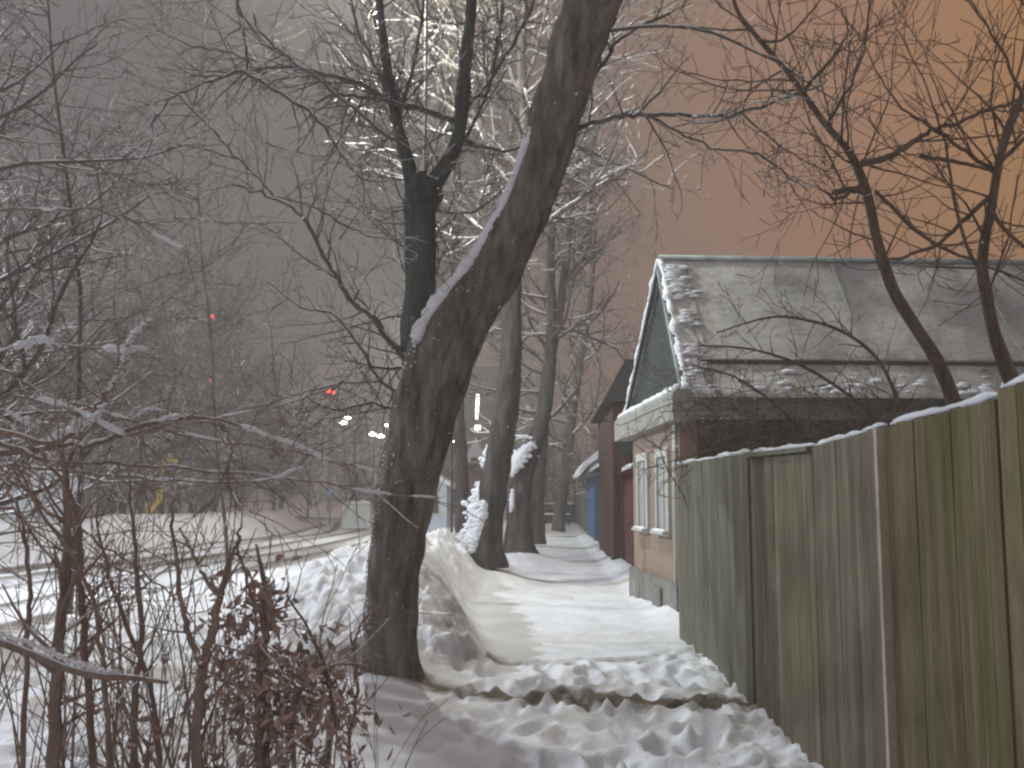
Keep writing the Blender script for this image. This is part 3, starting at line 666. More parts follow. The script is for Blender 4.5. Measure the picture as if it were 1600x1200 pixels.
# ------------------------------------------------------------------ trees
def catmull(P, sub):
    out = []
    for i in range(len(P) - 1):
        p0 = P[max(0, i - 1)]; p1 = P[i]; p2 = P[i + 1]; p3 = P[min(len(P) - 1, i + 2)]
        for k in range(sub):
            t = k / sub; a = 2 * p1; b = p2 - p0; c = 2 * p0 - 5 * p1 + 4 * p2 - p3; d = -p0 + 3 * p1 - 3 * p2 + p3
            out.append(.5 * (a + b * t + c * t * t + d * t ** 3))
    out.append(P[-1]); return out
def trace(pts, Y0, Y1, sub=5):
    """pts: (px, py, perpendicular width in px); returns smooth world points and radii"""
    k = len(pts); P = []; R_ = []
    for i, (x, y, wd) in enumerate(pts):
        Y = Y0 + (Y1 - Y0) * i / max(1, k - 1); P.append(W(x, y, Y)); R_.append(wd * .5 * Y / F)
    return catmull(P, sub), [v.x for v in catmull([Vector((r, 0, 0)) for r in R_], sub)]
def rand_dir(r, d, ang):
    ax = Vector((r.gauss(0, 1), r.gauss(0, 1), r.gauss(0, 1))).cross(d)
    ax = ax.normalized() if ax.length > 1e-5 else d.orthogonal().normalized()
    return (Matrix.Rotation(ang, 3, ax) @ d).normalized()
def grow(mb, r, p, d, L, rad, lvl, wander=.16, trop=(0, 0, .03), rate=3.0, seg=.18, ratio=(.35, .65), rmin=.003, ang=(.5, 1.1), sides=None):
    n = max(3, int(L / seg)); st = L / n; pts = [p.copy()]; rr = [rad]; d = d.copy(); T = Vector(trop)
    kids = []
    for i in range(n):
        d = (d + Vector((r.gauss(0, wander), r.gauss(0, wander), r.gauss(0, wander))) + T).normalized()
        p = p + d * st; f = (i + 1) / n; cur = max(rmin, rad * (1 - .7 * f)); pts.append(p.copy()); rr.append(cur)
        if lvl > 0 and f > .12:
            c = rate * st
            while c > 0:
                if r.random() < c: kids.append((p.copy(), d.copy(), f, cur))
                c -= 1
    mb.tube(pts, rr, sides or (6 if rad > .03 else 4 if rad > .012 else 3), cap=False)
    for q, dd, f, cur in kids:
        nl = L * r.uniform(*ratio) * (1 - .45 * f)
        if nl > .08: grow(mb, r, q, rand_dir(r, dd, r.uniform(*ang)), nl, max(rmin, cur * .6), lvl - 1, wander, trop, rate * 1.25, seg * .75, ratio, rmin, ang, sides)
def twigs_along(mb, r, pts, rad, per_m, L, lvl, **kw):
    for i in range(1, len(pts)):
        seg = (pts[i] - pts[i - 1]); c = per_m * seg.length
        while c > 0:
            if r.random() < c:
                q = pts[i - 1].lerp(pts[i], r.random()); dd = rand_dir(r, seg.normalized(), r.uniform(.5, 1.25))
                grow(mb, r, q, dd, L * r.uniform(.4, 1.1), max(.004, min(rad[i] * .5, .012)), lvl, **kw)
            c -= 1
def bark_tube(mb, pts, rad, n=40, amp=.10, seed=0, furrow=5.0):
    """a thick trunk with furrowed bark; the ridges are in the mesh"""
    b = len(mb.v); prev = None; k = len(pts); dist = 0
    for i in range(k):
        t = (pts[min(k - 1, i + 1)] - pts[max(0, i - 1)]).normalized()
        if i: dist += (pts[i] - pts[i - 1]).length
        u = (prev - t * prev.dot(t)).normalized() if prev is not None else t.cross(Vector((0, 1, 0))).normalized()
        prev = u; v = t.cross(u)
        for j in range(n):
            a = 2 * math.pi * j / n; cs, sn = math.cos(a), math.sin(a)
            q = Vector((cs * furrow, sn * furrow, dist * 1.7 + seed * 9))
            e = 1 + amp * (abs(mnoise.noise(q)) * 2.2 - .5) + amp * .8 * mnoise.noise(Vector((cs * 1.3, sn * 1.3, dist * 1.1 + seed * 5))) + amp * .5 * mnoise.noise(q * 2.7)
            p = pts[i] + (u * cs + v * sn) * rad[i] * e; mb.v.append(tuple(p))
    fs = [(b + i * n + j, b + i * n + (j + 1) % n, b + (i + 1) * n + (j + 1) % n, b + (i + 1) * n + j) for i in range(k - 1) for j in range(n)]
    fs.append(tuple(b + (k - 1) * n + j for j in range(n))); mb.quad_faces(fs)
def resample(pts, rad, step):
    d = [0]
    for i in range(1, len(pts)): d.append(d[-1] + (pts[i] - pts[i - 1]).length)
    k = max(2, int(d[-1] / step)); P = []; R_ = []
    xs = [[p[a] for p in pts] for a in range(3)]
    for i in range(k + 1):
        s = d[-1] * i / k; P.append(Vector([float(np.interp(s, d, xs[a])) for a in range(3)])); R_.append(float(np.interp(s, d, rad)))
    return P, R_
def lying_snow(mb, pts, rad, off, thick, seed, n=9, rag=.6, fine=14, gap=None):
    """lumpy snow resting along a limb, shifted by off*radius"""
    P, R_ = resample(pts, rad, .035 if thick > .02 else .03); run = []
    def flush(run):
        if len(run) > 3:
            rr = [x[1] for x in run]; rr[0] *= .3; rr[-1] *= .3; mb.tube([x[0] for x in run], rr, n)
    for i, p in enumerate(P):
        q = mnoise.noise(Vector((i * .12, seed, 0))) ; q2 = mnoise.noise(Vector((i * .45, seed, 5)))
        if gap is not None and q < gap: flush(run); run = []; continue
        j = Vector((mnoise.noise(Vector((i * .5, seed, 9))), mnoise.noise(Vector((i * .5, seed, 19))), 0)) * thick * .3
        run.append((p + Vector(off) * R_[i] + j, thick * (1 + rag * .6 * q + rag * .6 * q2)))
    flush(run)

# --- the big leaning tree
R1 = random.Random(11)
base = Vector((W(612, 1062, 9.3).x, 9.3, 0))
big = thing('leaning_tree', 'big leaning street tree with a snow strip along its upper side, forked, beside the walk', 'tree', base)
tr = [(614, 1110, 150), (612, 1080, 122), (610, 1055, 100), (609, 1020, 84), (609, 990, 79), (611, 950, 78), (613, 900, 82), (624, 830, 85), (635, 760, 88), (649, 700, 96), (663, 640, 98), (681, 585, 104), (703, 530, 102), (733, 480, 92), (766, 430, 84),
      (797, 375, 79), (822, 325, 77), (843, 270, 76), (861, 210, 76), (881, 140, 80), (903, 70, 84), (926, 0, 88), (950, -80, 84), (985, -190, 70), (1020, -320, 55), (1045, -460, 38), (1060, -620, 20)]
tp, trr = trace(tr, 9.35, 8.3, 4); tp, trr = resample(tp, trr, .04)
m = MB(); bark_tube(m, tp, trr, 52, .115, 1)
fk, fr = trace([(672, 640, 40), (660, 590, 52), (654, 540, 56), (655, 480, 50), (658, 420, 49), (657, 350, 50), (655, 310, 46), (657, 285, 30), (660, 268, 12)], 9.5, 9.75, 4); fk, fr = resample(fk, fr, .045)
trunk = m.build('trunk', BARK, big, base, smooth=True)
m = MB(); bark_tube(m, fk, fr, 28, .10, 2)
limbL, lLr = trace([(656, 370, 40), (650, 310, 34), (640, 265, 26), (626, 215, 20), (614, 160, 17), (604, 100, 15), (597, 40, 13), (590, -30, 11), (586, -130, 8), (580, -260, 4)], 9.75, 10.1, 4)
limbR, lRr = trace([(658, 370, 42), (664, 315, 36), (682, 280, 30), (704, 245, 26), (718, 200, 23), (722, 150, 22), (728, 90, 20), (736, 20, 18), (742, -60, 15), (760, -200, 9), (770, -330, 4)], 9.75, 10.0, 4)
for A_, B_ in ((limbL, lLr), (limbR, lRr)):
    A_, B_ = resample(A_, B_, .06); bark_tube(m, A_, B_, 16, .13, 6, 3)
lb = m.build('limb', BARKG, big, base, smooth=True)
# hand drawn boughs of the crown
BOUGHS = [
 ([(724, 195, 15), (700, 185, 13), (660, 172, 12), (600, 158, 10), (550, 149, 8), (515, 150, 6), (490, 163, 3)], 9.9, 9.6),
 ([(606, 155, 11), (560, 130, 10), (520, 119, 9), (475, 108, 8), (430, 104, 8), (380, 112, 8), (330, 126, 6), (290, 142, 5), (262, 160, 4), (240, 190, 4), (236, 230, 3), (205, 270, 2.5)], 10.0, 9.0),
 ([(380, 113, 7), (420, 135, 7), (460, 160, 7), (490, 180, 6), (515, 212, 6), (540, 248, 5), (562, 275, 4), (605, 285, 3)], 9.4, 9.2),
 ([(640, 568, 14), (612, 535, 13), (580, 495, 11), (545, 465, 9), (525, 430, 8), (500, 390, 8), (478, 345, 7), (455, 322, 7), (425, 308, 6), (390, 297, 5), (360, 287, 3)], 9.45, 9.1),
 ([(430, 310, 5), (405, 280, 4), (375, 250, 4), (335, 205, 4), (290, 160, 4), (270, 142, 3)], 9.2, 9.1),
 ([(430, 308, 4), (480, 318, 4), (520, 340, 4), (560, 362, 3), (600, 374, 3), (632, 372, 3)], 9.3, 9.5),
 ([(628, 577, 7), (590, 574, 6), (560, 580, 5), (520, 600, 5), (470, 612, 4), (420, 630, 4), (350, 645, 3)], 9.45, 9.0),
 ([(400, -60, 7), (372, -10, 6), (375, 30, 6), (385, 70, 6), (388, 108, 5)], 9.4, 9.4),
 ([(640, 235, 7), (590, 200, 7), (540, 160, 6), (490, 120, 5), (440, 82, 5), (405, 50, 4), (396, 20, 3)], 9.8, 9.3),
 ([(400, 95, 4), (350, 80, 4), (300, 72, 4), (255, 50, 3), (230, 35, 2)], 9.4, 9.0),
 ([(880, 215, 12), (915, 196, 10), (960, 184, 9), (1000, 180, 9), (1050, 178, 8), (1100, 182, 7), (1150, 178, 7), (1200, 163, 6), (1245, 146, 5), (1295, 128, 3)], 8.75, 8.2),
 ([(1010, 180, 5), (1060, 205, 5), (1110, 232, 4), (1160, 238, 4), (1205, 252, 4), (1262, 298, 3)], 8.6, 8.3),
 ([(915, 130, 9), (945, 95, 8), (965, 65, 6), (1000, 40, 5), (1050, 20, 4)], 8.7, 8.6),
 ([(1160, 178, 5), (1200, 215, 4), (1250, 245, 3), (1300, 270, 2)], 8.4, 8.3),
 ([(722, 180, 9), (760, 130, 8), (800, 70, 7), (835, 0, 6), (860, -80, 4)], 10, 10.2),
 ([(718, 215, 9), (770, 235, 7), (830, 225, 5), (860, 190, 4)], 9.95, 10.5),
 ([(700, 255, 9), (740, 190, 7), (770, 120, 6), (780, 40, 5), (790, -60, 4)], 9.9, 10.3),
 ([(612, 165, 9), (590, 110, 7), (560, 50, 6), (545, -20, 5)], 9.9, 10),
 ([(618, 190, 8), (640, 130, 7), (655, 60, 6), (665, -30, 5)], 9.9, 10.2),
 ([(690, 300, 10), (670, 350, 8), (680, 330, 7), (740, 330, 5), (790, 290, 3)], 9.9, 10.2),
 ([(655, 620, 8), (600, 600, 7), (560, 540, 6), (520, 490, 5), (470, 480, 4), (420, 440, 3)], 9.5, 9.8),
 ([(640, 650, 7), (580, 630, 6), (520, 640, 5), (470, 615, 3)], 9.4, 9.6),
]
m = MB()
for pts, ya, yb in BOUGHS:
    P, R_ = trace(pts, ya, yb, 4)
    P = [p + Vector((R1.gauss(0, .008), R1.gauss(0, .01), R1.gauss(0, .008))) for p in P]
    m.tube(P, [r * .9 for r in R_], 6, cap=False)
    twigs_along(m, R1, P, R_, 10, .85, 2, wander=.15, trop=(0, 0, .04), rate=5.5, seg=.12, rmin=.003)
for P, R_, rt in ((limbL, lLr, 7), (limbR, lRr, 7), (fk, fr, 5)):
    twigs_along(m, R1, P, R_, rt, 1.5, 2, wander=.14, trop=(0, 0, .03), rate=5.2, seg=.15, rmin=.0035)
for i in range(len(tp)):
    if i > len(tp) * .60 and R1.random() < .30:
        d = Vector((R1.gauss(0, 1), R1.gauss(0, .7), R1.uniform(-.1, .8))).normalized()
        grow(m, R1, tp[i] + d * trr[i] * .6, d, R1.uniform(1.0, 2.6), .022, 3, trop=(0, 0, -.01), rate=2.6, seg=.2, rmin=.0035)
m.build('crown', TWIG, big, base)
# snow along the upper side
s = MB(); seg = [i for i, p in enumerate(tp) if W(0, 555, 9).z - .05 < p.z < W(0, 238, 9).z]
SP = [tp[i] for i in seg]; SR = [trr[i] for i in seg]
P2, RR2 = resample(SP, SR, .022)
run = []; rr = []
for i, p in enumerate(P2):
    f = i / len(P2); t = (P2[min(len(P2) - 1, i + 1)] - P2[max(0, i - 1)]).normalized()
    nrm = Vector((-t.z, -.50, t.x)); nrm.normalize()
    wob = 1 + .45 * mnoise.noise(Vector((i * .16, 3, 1))) + .35 * mnoise.noise(Vector((i * .5, 3, 1)))
    th = (.085 if f < .22 else .066 - .030 * (f - .22)) * wob
    run.append(p + nrm * RR2[i] * .93); rr.append(max(.010, th * (1 if .02 < f < .97 else .4)))
s.tube(run, rr, 12)
for k in range(150):
    i = R1.randrange(len(run)); o_ = Vector((R1.gauss(0, .02), R1.uniform(-.06, .02), R1.gauss(0, .03))); c = run[i] + o_ * .9
    s.tube([c + Vector((0, 0, -.015)), c, c + Vector((.006, 0, .016))], [.006, R1.uniform(.012, .028), .006], 6)
sw = s.build('snow_strip', CLEAN, big, base, smooth=True)
s = MB()   # flecks of snow stuck in the bark on the left flank
for k in range(520):
    i = R1.randrange(8, int(len(tp) * .40)); t = (tp[i + 1] - tp[i - 1]).normalized()
    a = math.pi + R1.gauss(-.1, .5) if R1.random() < .8 else R1.uniform(math.pi, 2 * math.pi); d = Vector((math.cos(a), -abs(math.sin(a)), 0)); d = (d - t * d.dot(t)).normalized()
    c = tp[i] + d * trr[i] * 1.0; q = min(.016, .0035 * math.exp(R1.gauss(.25, .5))) * (1.2 if abs(a - math.pi) < .5 else .7)
    s.tube([c - t * q * 1.6, c, c + t * q * 1.6], [q * .3, q, q * .3], 6)
tag(s.build('snow_flecks', CLEAN, big, base, smooth=True), kind='stuff')

# --- the next street trees
def street_tree(name, label, pts, Y0, Y1, rng, snow_pts, crown_from, nb, matb=BARK, lean_snow=.12, limbs=3.2, sub_rate=2.0, th=1.0):
    P, R_ = trace(pts, Y0, Y1, 4); P, R_ = resample(P, R_, .09); b = Vector((P[0].x, Y0, P[0].z))
    t = thing(name, label, 'tree', b, 0, 'street trees along the walk')
    m = MB(); bark_tube(m, P, R_, 28, .10, rng.random() * 9, 4); m.build('trunk', DARKB if Y0 > 24 else matb, t, b, smooth=True)
    m = MB(); n = len(P)
    for k in range(nb):
        i = int(n * (crown_from + (1 - crown_from) * (k + rng.random()) / nb)); i = min(i, n - 2)
        a = rng.uniform(0, 2 * math.pi); d = Vector((math.cos(a), math.sin(a), rng.uniform(.1, .9))).normalized()
        grow(m, rng, P[i], d, limbs * rng.uniform(.5, 1.2), max(.015, R_[i] * .42), 3, wander=.13, trop=(0, 0, .03), rate=sub_rate, seg=.3, rmin=.0055, ang=(.4, 1.0))
    m.build('crown', FARTWIG if Y0 > 24 else TWIG, t, b)
    if snow_pts:
        s = MB()
        for sp_, ya in snow_pts:
            A, B = trace(sp_, ya, ya, 6); A, B = resample(A, B, .018); k = len(A)
            for i in range(k):
                for _ in range(6):
                    q = B[i] * rng.uniform(.18, .48); o_ = rng.gauss(0, .42)
                    if mnoise.noise(Vector((i * .13, o_ * 2, ya * 3))) < -.5: continue
                    s.lump(A[i] + Vector((o_ * B[i] + .04, -.02 + abs(o_) * B[i] * .3, rng.gauss(0, .02))), q * rng.uniform(.8, 1.6), q * .6, q * rng.uniform(.6, 1.1), rng)
        s.build('trunk_snow', CLEAN, t, b, smooth=True)
    return t
street_tree('street_tree', 'dark second tree with thick snow plastered down its left side', [(757, 885, 74), (757, 850, 58), (763, 810, 48), (770, 760, 44), (781, 700, 42), (789, 650, 40), (795, 600, 37), (799, 540, 33), (800, 480, 31), (802, 420, 29), (806, 350, 26), (815, 270, 22), (820, 180, 18), (815, 90, 14), (822, -20, 10), (830, -160, 5)], 20, 19.5, random.Random(3),
    [([(722, 868, 22), (728, 845, 24), (736, 815, 27), (744, 785, 26), (750, 765, 22), (755, 748, 12), (758, 735, 14), (760, 718, 22), (764, 700, 17), (768, 688, 6)], 19.80), ([(733, 862, 16), (742, 835, 22), (748, 808, 20), (754, 785, 12)], 19.66)], .42, 26, limbs=4.2, sub_rate=2.6, matb=DARKB)
street_tree('street_tree', 'thinner third tree bending right with a snow clump in its fork', [(812, 870, 62), (811, 835, 44), (812, 790, 36), (818, 740, 32), (833, 700, 28), (847, 655, 24), (857, 600, 20), (860, 540, 17), (862, 480, 15), (860, 400, 13), (866, 300, 11), (860, 200, 8), (868, 90, 5)], 27, 27, random.Random(5),
    [([(797, 742, 10), (803, 728, 20), (811, 712, 24), (822, 698, 18), (828, 692, 8)], 26.6), ([(806, 684, 5), (815, 682, 9), (828, 684, 5)], 26.6), ([(796, 800, 5), (797, 780, 8), (799, 765, 5)], 26.6)],   .40, 24, DARKB, limbs=3.6, sub_rate=2.8)
street_tree('street_tree', 'faint brown fourth tree rising behind the bending third tree', [(836, 850, 34), (838, 780, 24), (846, 700, 20), (852, 600, 18), (872, 500, 15), (885, 400, 12), (900, 300, 9), (905, 200, 6)], 38, 38, random.Random(8), [], .25, 26, limbs=4.6, sub_rate=2.2)
street_tree('street_tree', 'faint brown tree nearest the rust brown house above the gates', [(872, 830, 22), (880, 760, 18), (890, 680, 16), (900, 600, 14), (915, 520, 11), (925, 440, 8), (930, 360, 5)], 48, 48, random.Random(9), [], .2, 30, limbs=4.6, sub_rate=1.4)
street_tree('street_tree', 'faint tall tree between the leaning trunk and the second tree', [(722, 835, 24), (722, 740, 20), (716, 640, 18), (720, 520, 16), (712, 420, 14), (716, 300, 11), (705, 160, 8), (700, 40, 5)], 32, 32, random.Random(19), [], .3, 30, limbs=4.4, sub_rate=2.3)

# --- bare trees of the wood across the road (three builds, copied)
def wood_proto(seed, hgt, spread):
    r = random.Random(seed); t = bpy.data.objects.new('bare_tree', None); C.objects.link(t)
    P = [Vector((0, 0, -.3))]; d = Vector((0, 0, 1)); n = 26
    for i in range(n):
        d = (d + Vector((r.gauss(0, .045), r.gauss(0, .045), .05))).normalized(); P.append(P[-1] + d * hgt / n)
    Rr = [.17 * (1 - i / n) ** .8 + .015 for i in range(n + 1)]
    m = MB(); m.tube(P, Rr, 9); m.build('trunk', BARKG if seed % 2 else BARK, t, smooth=True)
    m = MB()
    for k in range(70):
        i = int(2 + (n - 4) * (k + r.random()) / 70); a = r.uniform(0, 6.283); d = Vector((math.cos(a), math.sin(a), r.uniform(.1, 1.0))).normalized()
        grow(m, r, P[i], d, spread * r.uniform(.5, 1.1) * (1 - .45 * i / n), max(.012, Rr[i] * .4), 3, wander=.12, trop=(0, 0, .035), rate=2.3, seg=.33, rmin=.0075, ang=(.35, 1.0))
    m.build('crown', FARTWIG, t)
    return t
def copy_tree(src, name):
    t = src.copy(); t.name = name; C.objects.link(t)
    for ch in src.children:
        c = ch.copy(); C.objects.link(c); c.parent = t
    return t
protos = [wood_proto(21, 17, 4.6), wood_proto(22, 19, 5.0), wood_proto(23, 15, 4.2)]
rw = random.Random(31); spots = []
for row, (xa, st) in enumerate(((-19.0, 5.2), (-23.5, 6.0), (-29.0, 7.0))):
    y_ = 22 + row * 5
    while y_ < 95 + row * 12: spots.append((xa + rw.uniform(-1.5, 1.5) + float(road_shift(np.array([y_]))[0]) * .6, y_ + rw.uniform(-1.5, 1.5))); y_ += st * rw.uniform(.8, 1.25)
spots += [(-9.5, 88), (-12.5, 76), (-6.2, 110), (-2.5, 95), (0.8, 78), (-9.8, 104), (3.6, 62), (1.6, 92), (5.4, 84)] + [(-13.5, 98), (-16.5, 88), (-19.0, 100), (-11.5, 118), (-15.5, 112), (-21.5, 118), (-8.0, 122), (-24, 104), (-18, 130), (-12.5, 130)] + [(2.9, 44), (3.9, 50), (2.2, 71), (4.6, 70), (0.2, 70), (-1.2, 62), (3.3, 82), (-2.6, 72)]
for i, (x, y) in enumerate(spots):
    t = protos[i] if i < 3 else copy_tree(protos[i % 3], 'bare_tree')
    t.location = (x, y, gz(x, y) if y < 100 else 0); t.rotation_euler = (0, 0, rw.uniform(0, 6.28)); s_ = rw.uniform(.8, 1.15) * (.5 if i >= len(spots) - 27 else 1) * (1.5 if len(spots) - 18 <= i < len(spots) - 8 else 1); t.scale = (s_, s_, s_)
    tag(t, 'bare grey tree fading into the dim wood across the road' if i < len(spots) - 27 else 'small bare tree fading out between the far houses', 'tree', 'trees of the wood across the road' if i < len(spots) - 27 else 'small far trees')
def slim(seed, hgt):
    r = random.Random(seed); t = bpy.data.objects.new('slim_tree', None); C.objects.link(t); n = 30; P = [Vector((0, 0, -.2))]; d = Vector((0, 0, 1))
    for i in range(n): d = (d + Vector((r.gauss(0, .05), r.gauss(0, .05), .12))).normalized(); P.append(P[-1] + d * hgt / n)
    Rr = [.034 * (1 - i / n) ** .7 + .006 for i in range(n + 1)]; m = MB(); m.tube(P, Rr, 7); m.build('trunk', DARKB, t, smooth=True); m = MB()
    for k in range(60):
        i = int(7 + (n - 9) * (k + r.random()) / 60); a = r.uniform(0, 6.283); grow(m, r, P[i], Vector((math.cos(a), math.sin(a), r.uniform(.1, 1))).normalized(), r.uniform(.9, 2.6), .011, 2, wander=.13, trop=(0, 0, .02), rate=2.6, seg=.2, rmin=.004)
    m.build('crown', DARKB, t); return t
for k, (x, y, lb_) in enumerate(((-6.15, 13.3, 'slim brown sapling crossing the upper left of the view'), (-6.0, 19.6, 'faint slim sapling between the left shrubs and the leaning tree'))):
    t = slim(91 + k, 12.5); t.location = (x, y, gz(x, y)); tag(t, lb_, 'tree')
t = copy_tree(protos[0], 'roadside_tree'); t.location = (-6.4, 10.4, gz(-6.4, 10.4)); t.rotation_euler = (0, 0, 2.0); t.scale = (.72, .72, .72); tag(t, 'roadside tree beyond the left picture edge whose pale twigs reach into the upper left', 'tree')
t = copy_tree(protos[1], 'roadside_tree'); t.location = (-13.2, 22.5, gz(-13.2, 22.5)); t.rotation_euler = (0, 0, 4.0); t.scale = (.8, .8, .8); tag(t, 'bare tree on the far bank of the road at the left picture edge', 'tree')
# the far wood that reads as one mass
m = MB(); rr_ = random.Random(77)
for k in range(340):
    x = rr_.uniform(-95, -36); y = rr_.uniform(30, 150)
    if k % 6 == 0: x = rr_.uniform(-30, 2); y = rr_.uniform(190, 240)
    h = rr_.uniform(12, 24); p = Vector((x, y, 0)); n = 7; P = [p + Vector((rr_.gauss(0, .12) * i, 0, h * i / n)) for i in range(n + 1)]
    m.tube(P, [.16 * (1 - .85 * i / n) for i in range(n + 1)], 4, cap=False)
    for j in range(15):
        i = rr_.randrange(1, n); a = rr_.uniform(0, 6.283)
        grow(m, rr_, P[i], Vector((math.cos(a), math.sin(a), rr_.uniform(.3, 1.2))).normalized(), rr_.uniform(1.6, 3.6), .03, 1, rate=2.2, seg=.7, rmin=.012, sides=3)
tag(m.build('far_woods', FARTWIG), 'dim mass of bare wood fading into the night haze', 'woods', kind='stuff')

# --- apple trees behind the fence
def yard_tree(label, stems, boughs, rate, seed, root, L=1.15):
    r = random.Random(seed); t = thing('garden_tree', label, 'tree', root); m = MB()
    for pts, ya, yb in stems:
        P, R_ = trace(pts, ya, yb, 4); P, R_ = resample(P, R_, .05); bark_tube(m, P, [q * .66 for q in R_], 16, .16, seed, 2)
    m.build('trunk', APPLE, t, root, smooth=True); m = MB()
    for pts, ya, yb in boughs:
        P, R_ = trace(pts, ya, yb, 4); m.tube([p + Vector((r.gauss(0, .007), 0, r.gauss(0, .007))) for p in P], R_, 6, cap=False)
        twigs_along(m, r, P, R_, rate * 3.2, L, 2, wander=.09, trop=(0, 0, .07), rate=3.4, seg=.13, rmin=.0034)
    for pts, ya, yb in stems:
        P, R_ = trace(pts, ya, yb, 4); i0 = len(P) // 3
        twigs_along(m, r, P[i0:], R_[i0:], rate * 2.8, L * 1.2, 2, wander=.12, trop=(0, 0, .08), rate=3.6, seg=.14, rmin=.0034)
    m.build('crown', APPLE, t, root); return t
rt1 = Vector((W(1500, 640, 8.6).x, 8.6, 0)); rt2 = Vector((W(1590, 620, 7.4).x, 7.4, 0))
yard_tree('bare garden tree leaning left over the fence with a knotty elbow before the orange sky',
  [([(1520, 1130, 46), (1512, 900, 42), (1500, 700, 38), (1487, 620, 34), (1462, 560, 31), (1430, 510, 29), (1402, 465, 27), (1382, 415, 25), (1368, 365, 24), (1358, 315, 24), (1346, 278, 22), (1325, 235, 19), (1290, 195, 17), (1262, 155, 15), (1232, 115, 14), (1200, 78, 13), (1172, 45, 11), (1150, 12, 10), (1142, -40, 8), (1140, -120, 4)], 8.6, 8.4),
   ([(1354, 300, 18), (1336, 296, 17), (1312, 298, 13), (1300, 302, 9)], 8.4, 8.4)],
  [([(1345, 252, 12), (1372, 250, 12), (1400, 240, 11), (1425, 222, 10), (1455, 205, 8), (1500, 190, 7), (1545, 172, 6), (1600, 155, 5), (1660, 130, 3)], 8.4, 8.0),
   ([(1436, 242, 8), (1480, 250, 7), (1520, 260, 6), (1555, 268, 4)], 8.3, 8.2),
   ([(1370, 300, 7), (1420, 350, 7), (1470, 385, 6), (1530, 410, 5), (1600, 440, 4)], 8.4, 8.2),
   ([(1250, 150, 7), (1285, 110, 6), (1310, 80, 5), (1320, 60, 3)], 8.4, 8.3),
   ([(1290, 195, 6), (1320, 150, 5), (1350, 80, 4), (1360, 0, 3)], 8.4, 8.2),
   ([(1345, 290, 7), (1310, 310, 6), (1290, 300, 4), (1275, 290, 2)], 8.4, 8.2),
   ([(1185, 60, 6), (1215, 65, 5), (1250, 40, 4), (1290, -10, 3)], 8.4, 8.2)], 2.0, 5, rt1)
yard_tree('dark garden tree at the right picture edge behind the tall fence section',
  [([(1600, 1150, 44), (1597, 850, 42), (1592, 640, 40), (1573, 575, 36), (1553, 520, 31), (1542, 465, 28), (1534, 420, 26), (1540, 365, 24), (1550, 320, 22), (1558, 270, 21), (1570, 220, 20), (1585, 180, 20), (1603, 140, 18), (1620, 70, 15), (1640, -20, 10), (1650, -120, 4)], 7.4, 7.2)],
  [([(1556, 270, 8), (1520, 245, 7), (1480, 215, 6), (1440, 190, 5), (1400, 160, 4), (1370, 110, 3), (1340, 50, 2)], 7.3, 7.2),
   ([(1552, 300, 8), (1500, 350, 7), (1460, 385, 6), (1415, 400, 5), (1380, 410, 3)], 7.3, 7.3),
   ([(1548, 330, 8), (1590, 380, 7), (1640, 400, 5)], 7.2, 7.0),
   ([(1556, 262, 8), (1600, 215, 6), (1650, 190, 4)], 7.2, 7.0),
   ([(1530, 425, 8), (1510, 380, 6), (1490, 300, 5), (1470, 200, 4), (1440, 120, 3), (1400, 40, 2)], 7.3, 7.2),
   ([(1600, 150, 7), (1570, 90, 5), (1540, 40, 4), (1500, -20, 2)], 7.2, 7.2)], 2.1, 6, rt2)
# arching shrub in front of the roof
r3 = random.Random(41); rs = Vector((W(1260, 700, 11.5).x, 11.5, 0)); t = thing('garden_shrub', 'wide arching bare shrub between the fence and the steep roof', 'shrub', rs); m = MB()
for k in range(30):
    px = r3.uniform(1120, 1480); b_ = W(px, 700, 11.2 + r3.uniform(-.5, 1.0)); b_.z = .1
    h = r3.uniform(1.9, 2.6); top = b_ + Vector((r3.uniform(-.9, .5), r3.uniform(-.3, .3), h)); end = top + Vector((r3.choice((-1, -1, 1)) * r3.uniform(.5, 1.3), r3.uniform(-.3, .3), r3.uniform(-.3, .35)))
    P = catmull([b_, b_.lerp(top, .5) + Vector((.1, 0, .1)), top, end], 8); R_ = [.011 * (1 - .6 * i / len(P)) for i in range(len(P))]; m.tube(P, R_, 5, cap=False)
    twigs_along(m, r3, P[8:], R_[8:], 8, .6, 2, wander=.16, trop=(0, 0, .01), rate=4, seg=.12, rmin=.0042)
for pts in ([(1420, 700, 12), (1400, 620, 11), (1370, 560, 10), (1320, 520, 9), (1260, 500, 8), (1200, 496, 6), (1120, 520, 4)], [(1400, 680, 10), (1330, 620, 9), (1250, 570, 8), (1170, 545, 6), (1090, 540, 4)], [(1270, 700, 9), (1220, 640, 8), (1150, 590, 6), (1080, 570, 4)]):
    P, R_ = trace(pts, 11.4, 10.9, 5); R_ = [q * .6 for q in R_]; m.tube(P, R_, 6, cap=False); twigs_along(m, r3, P, R_, 10, .6, 2, wander=.16, trop=(0, 0, .0), rate=3.4, seg=.12, rmin=.0036)
m.build('branches', APPLE, t, rs)

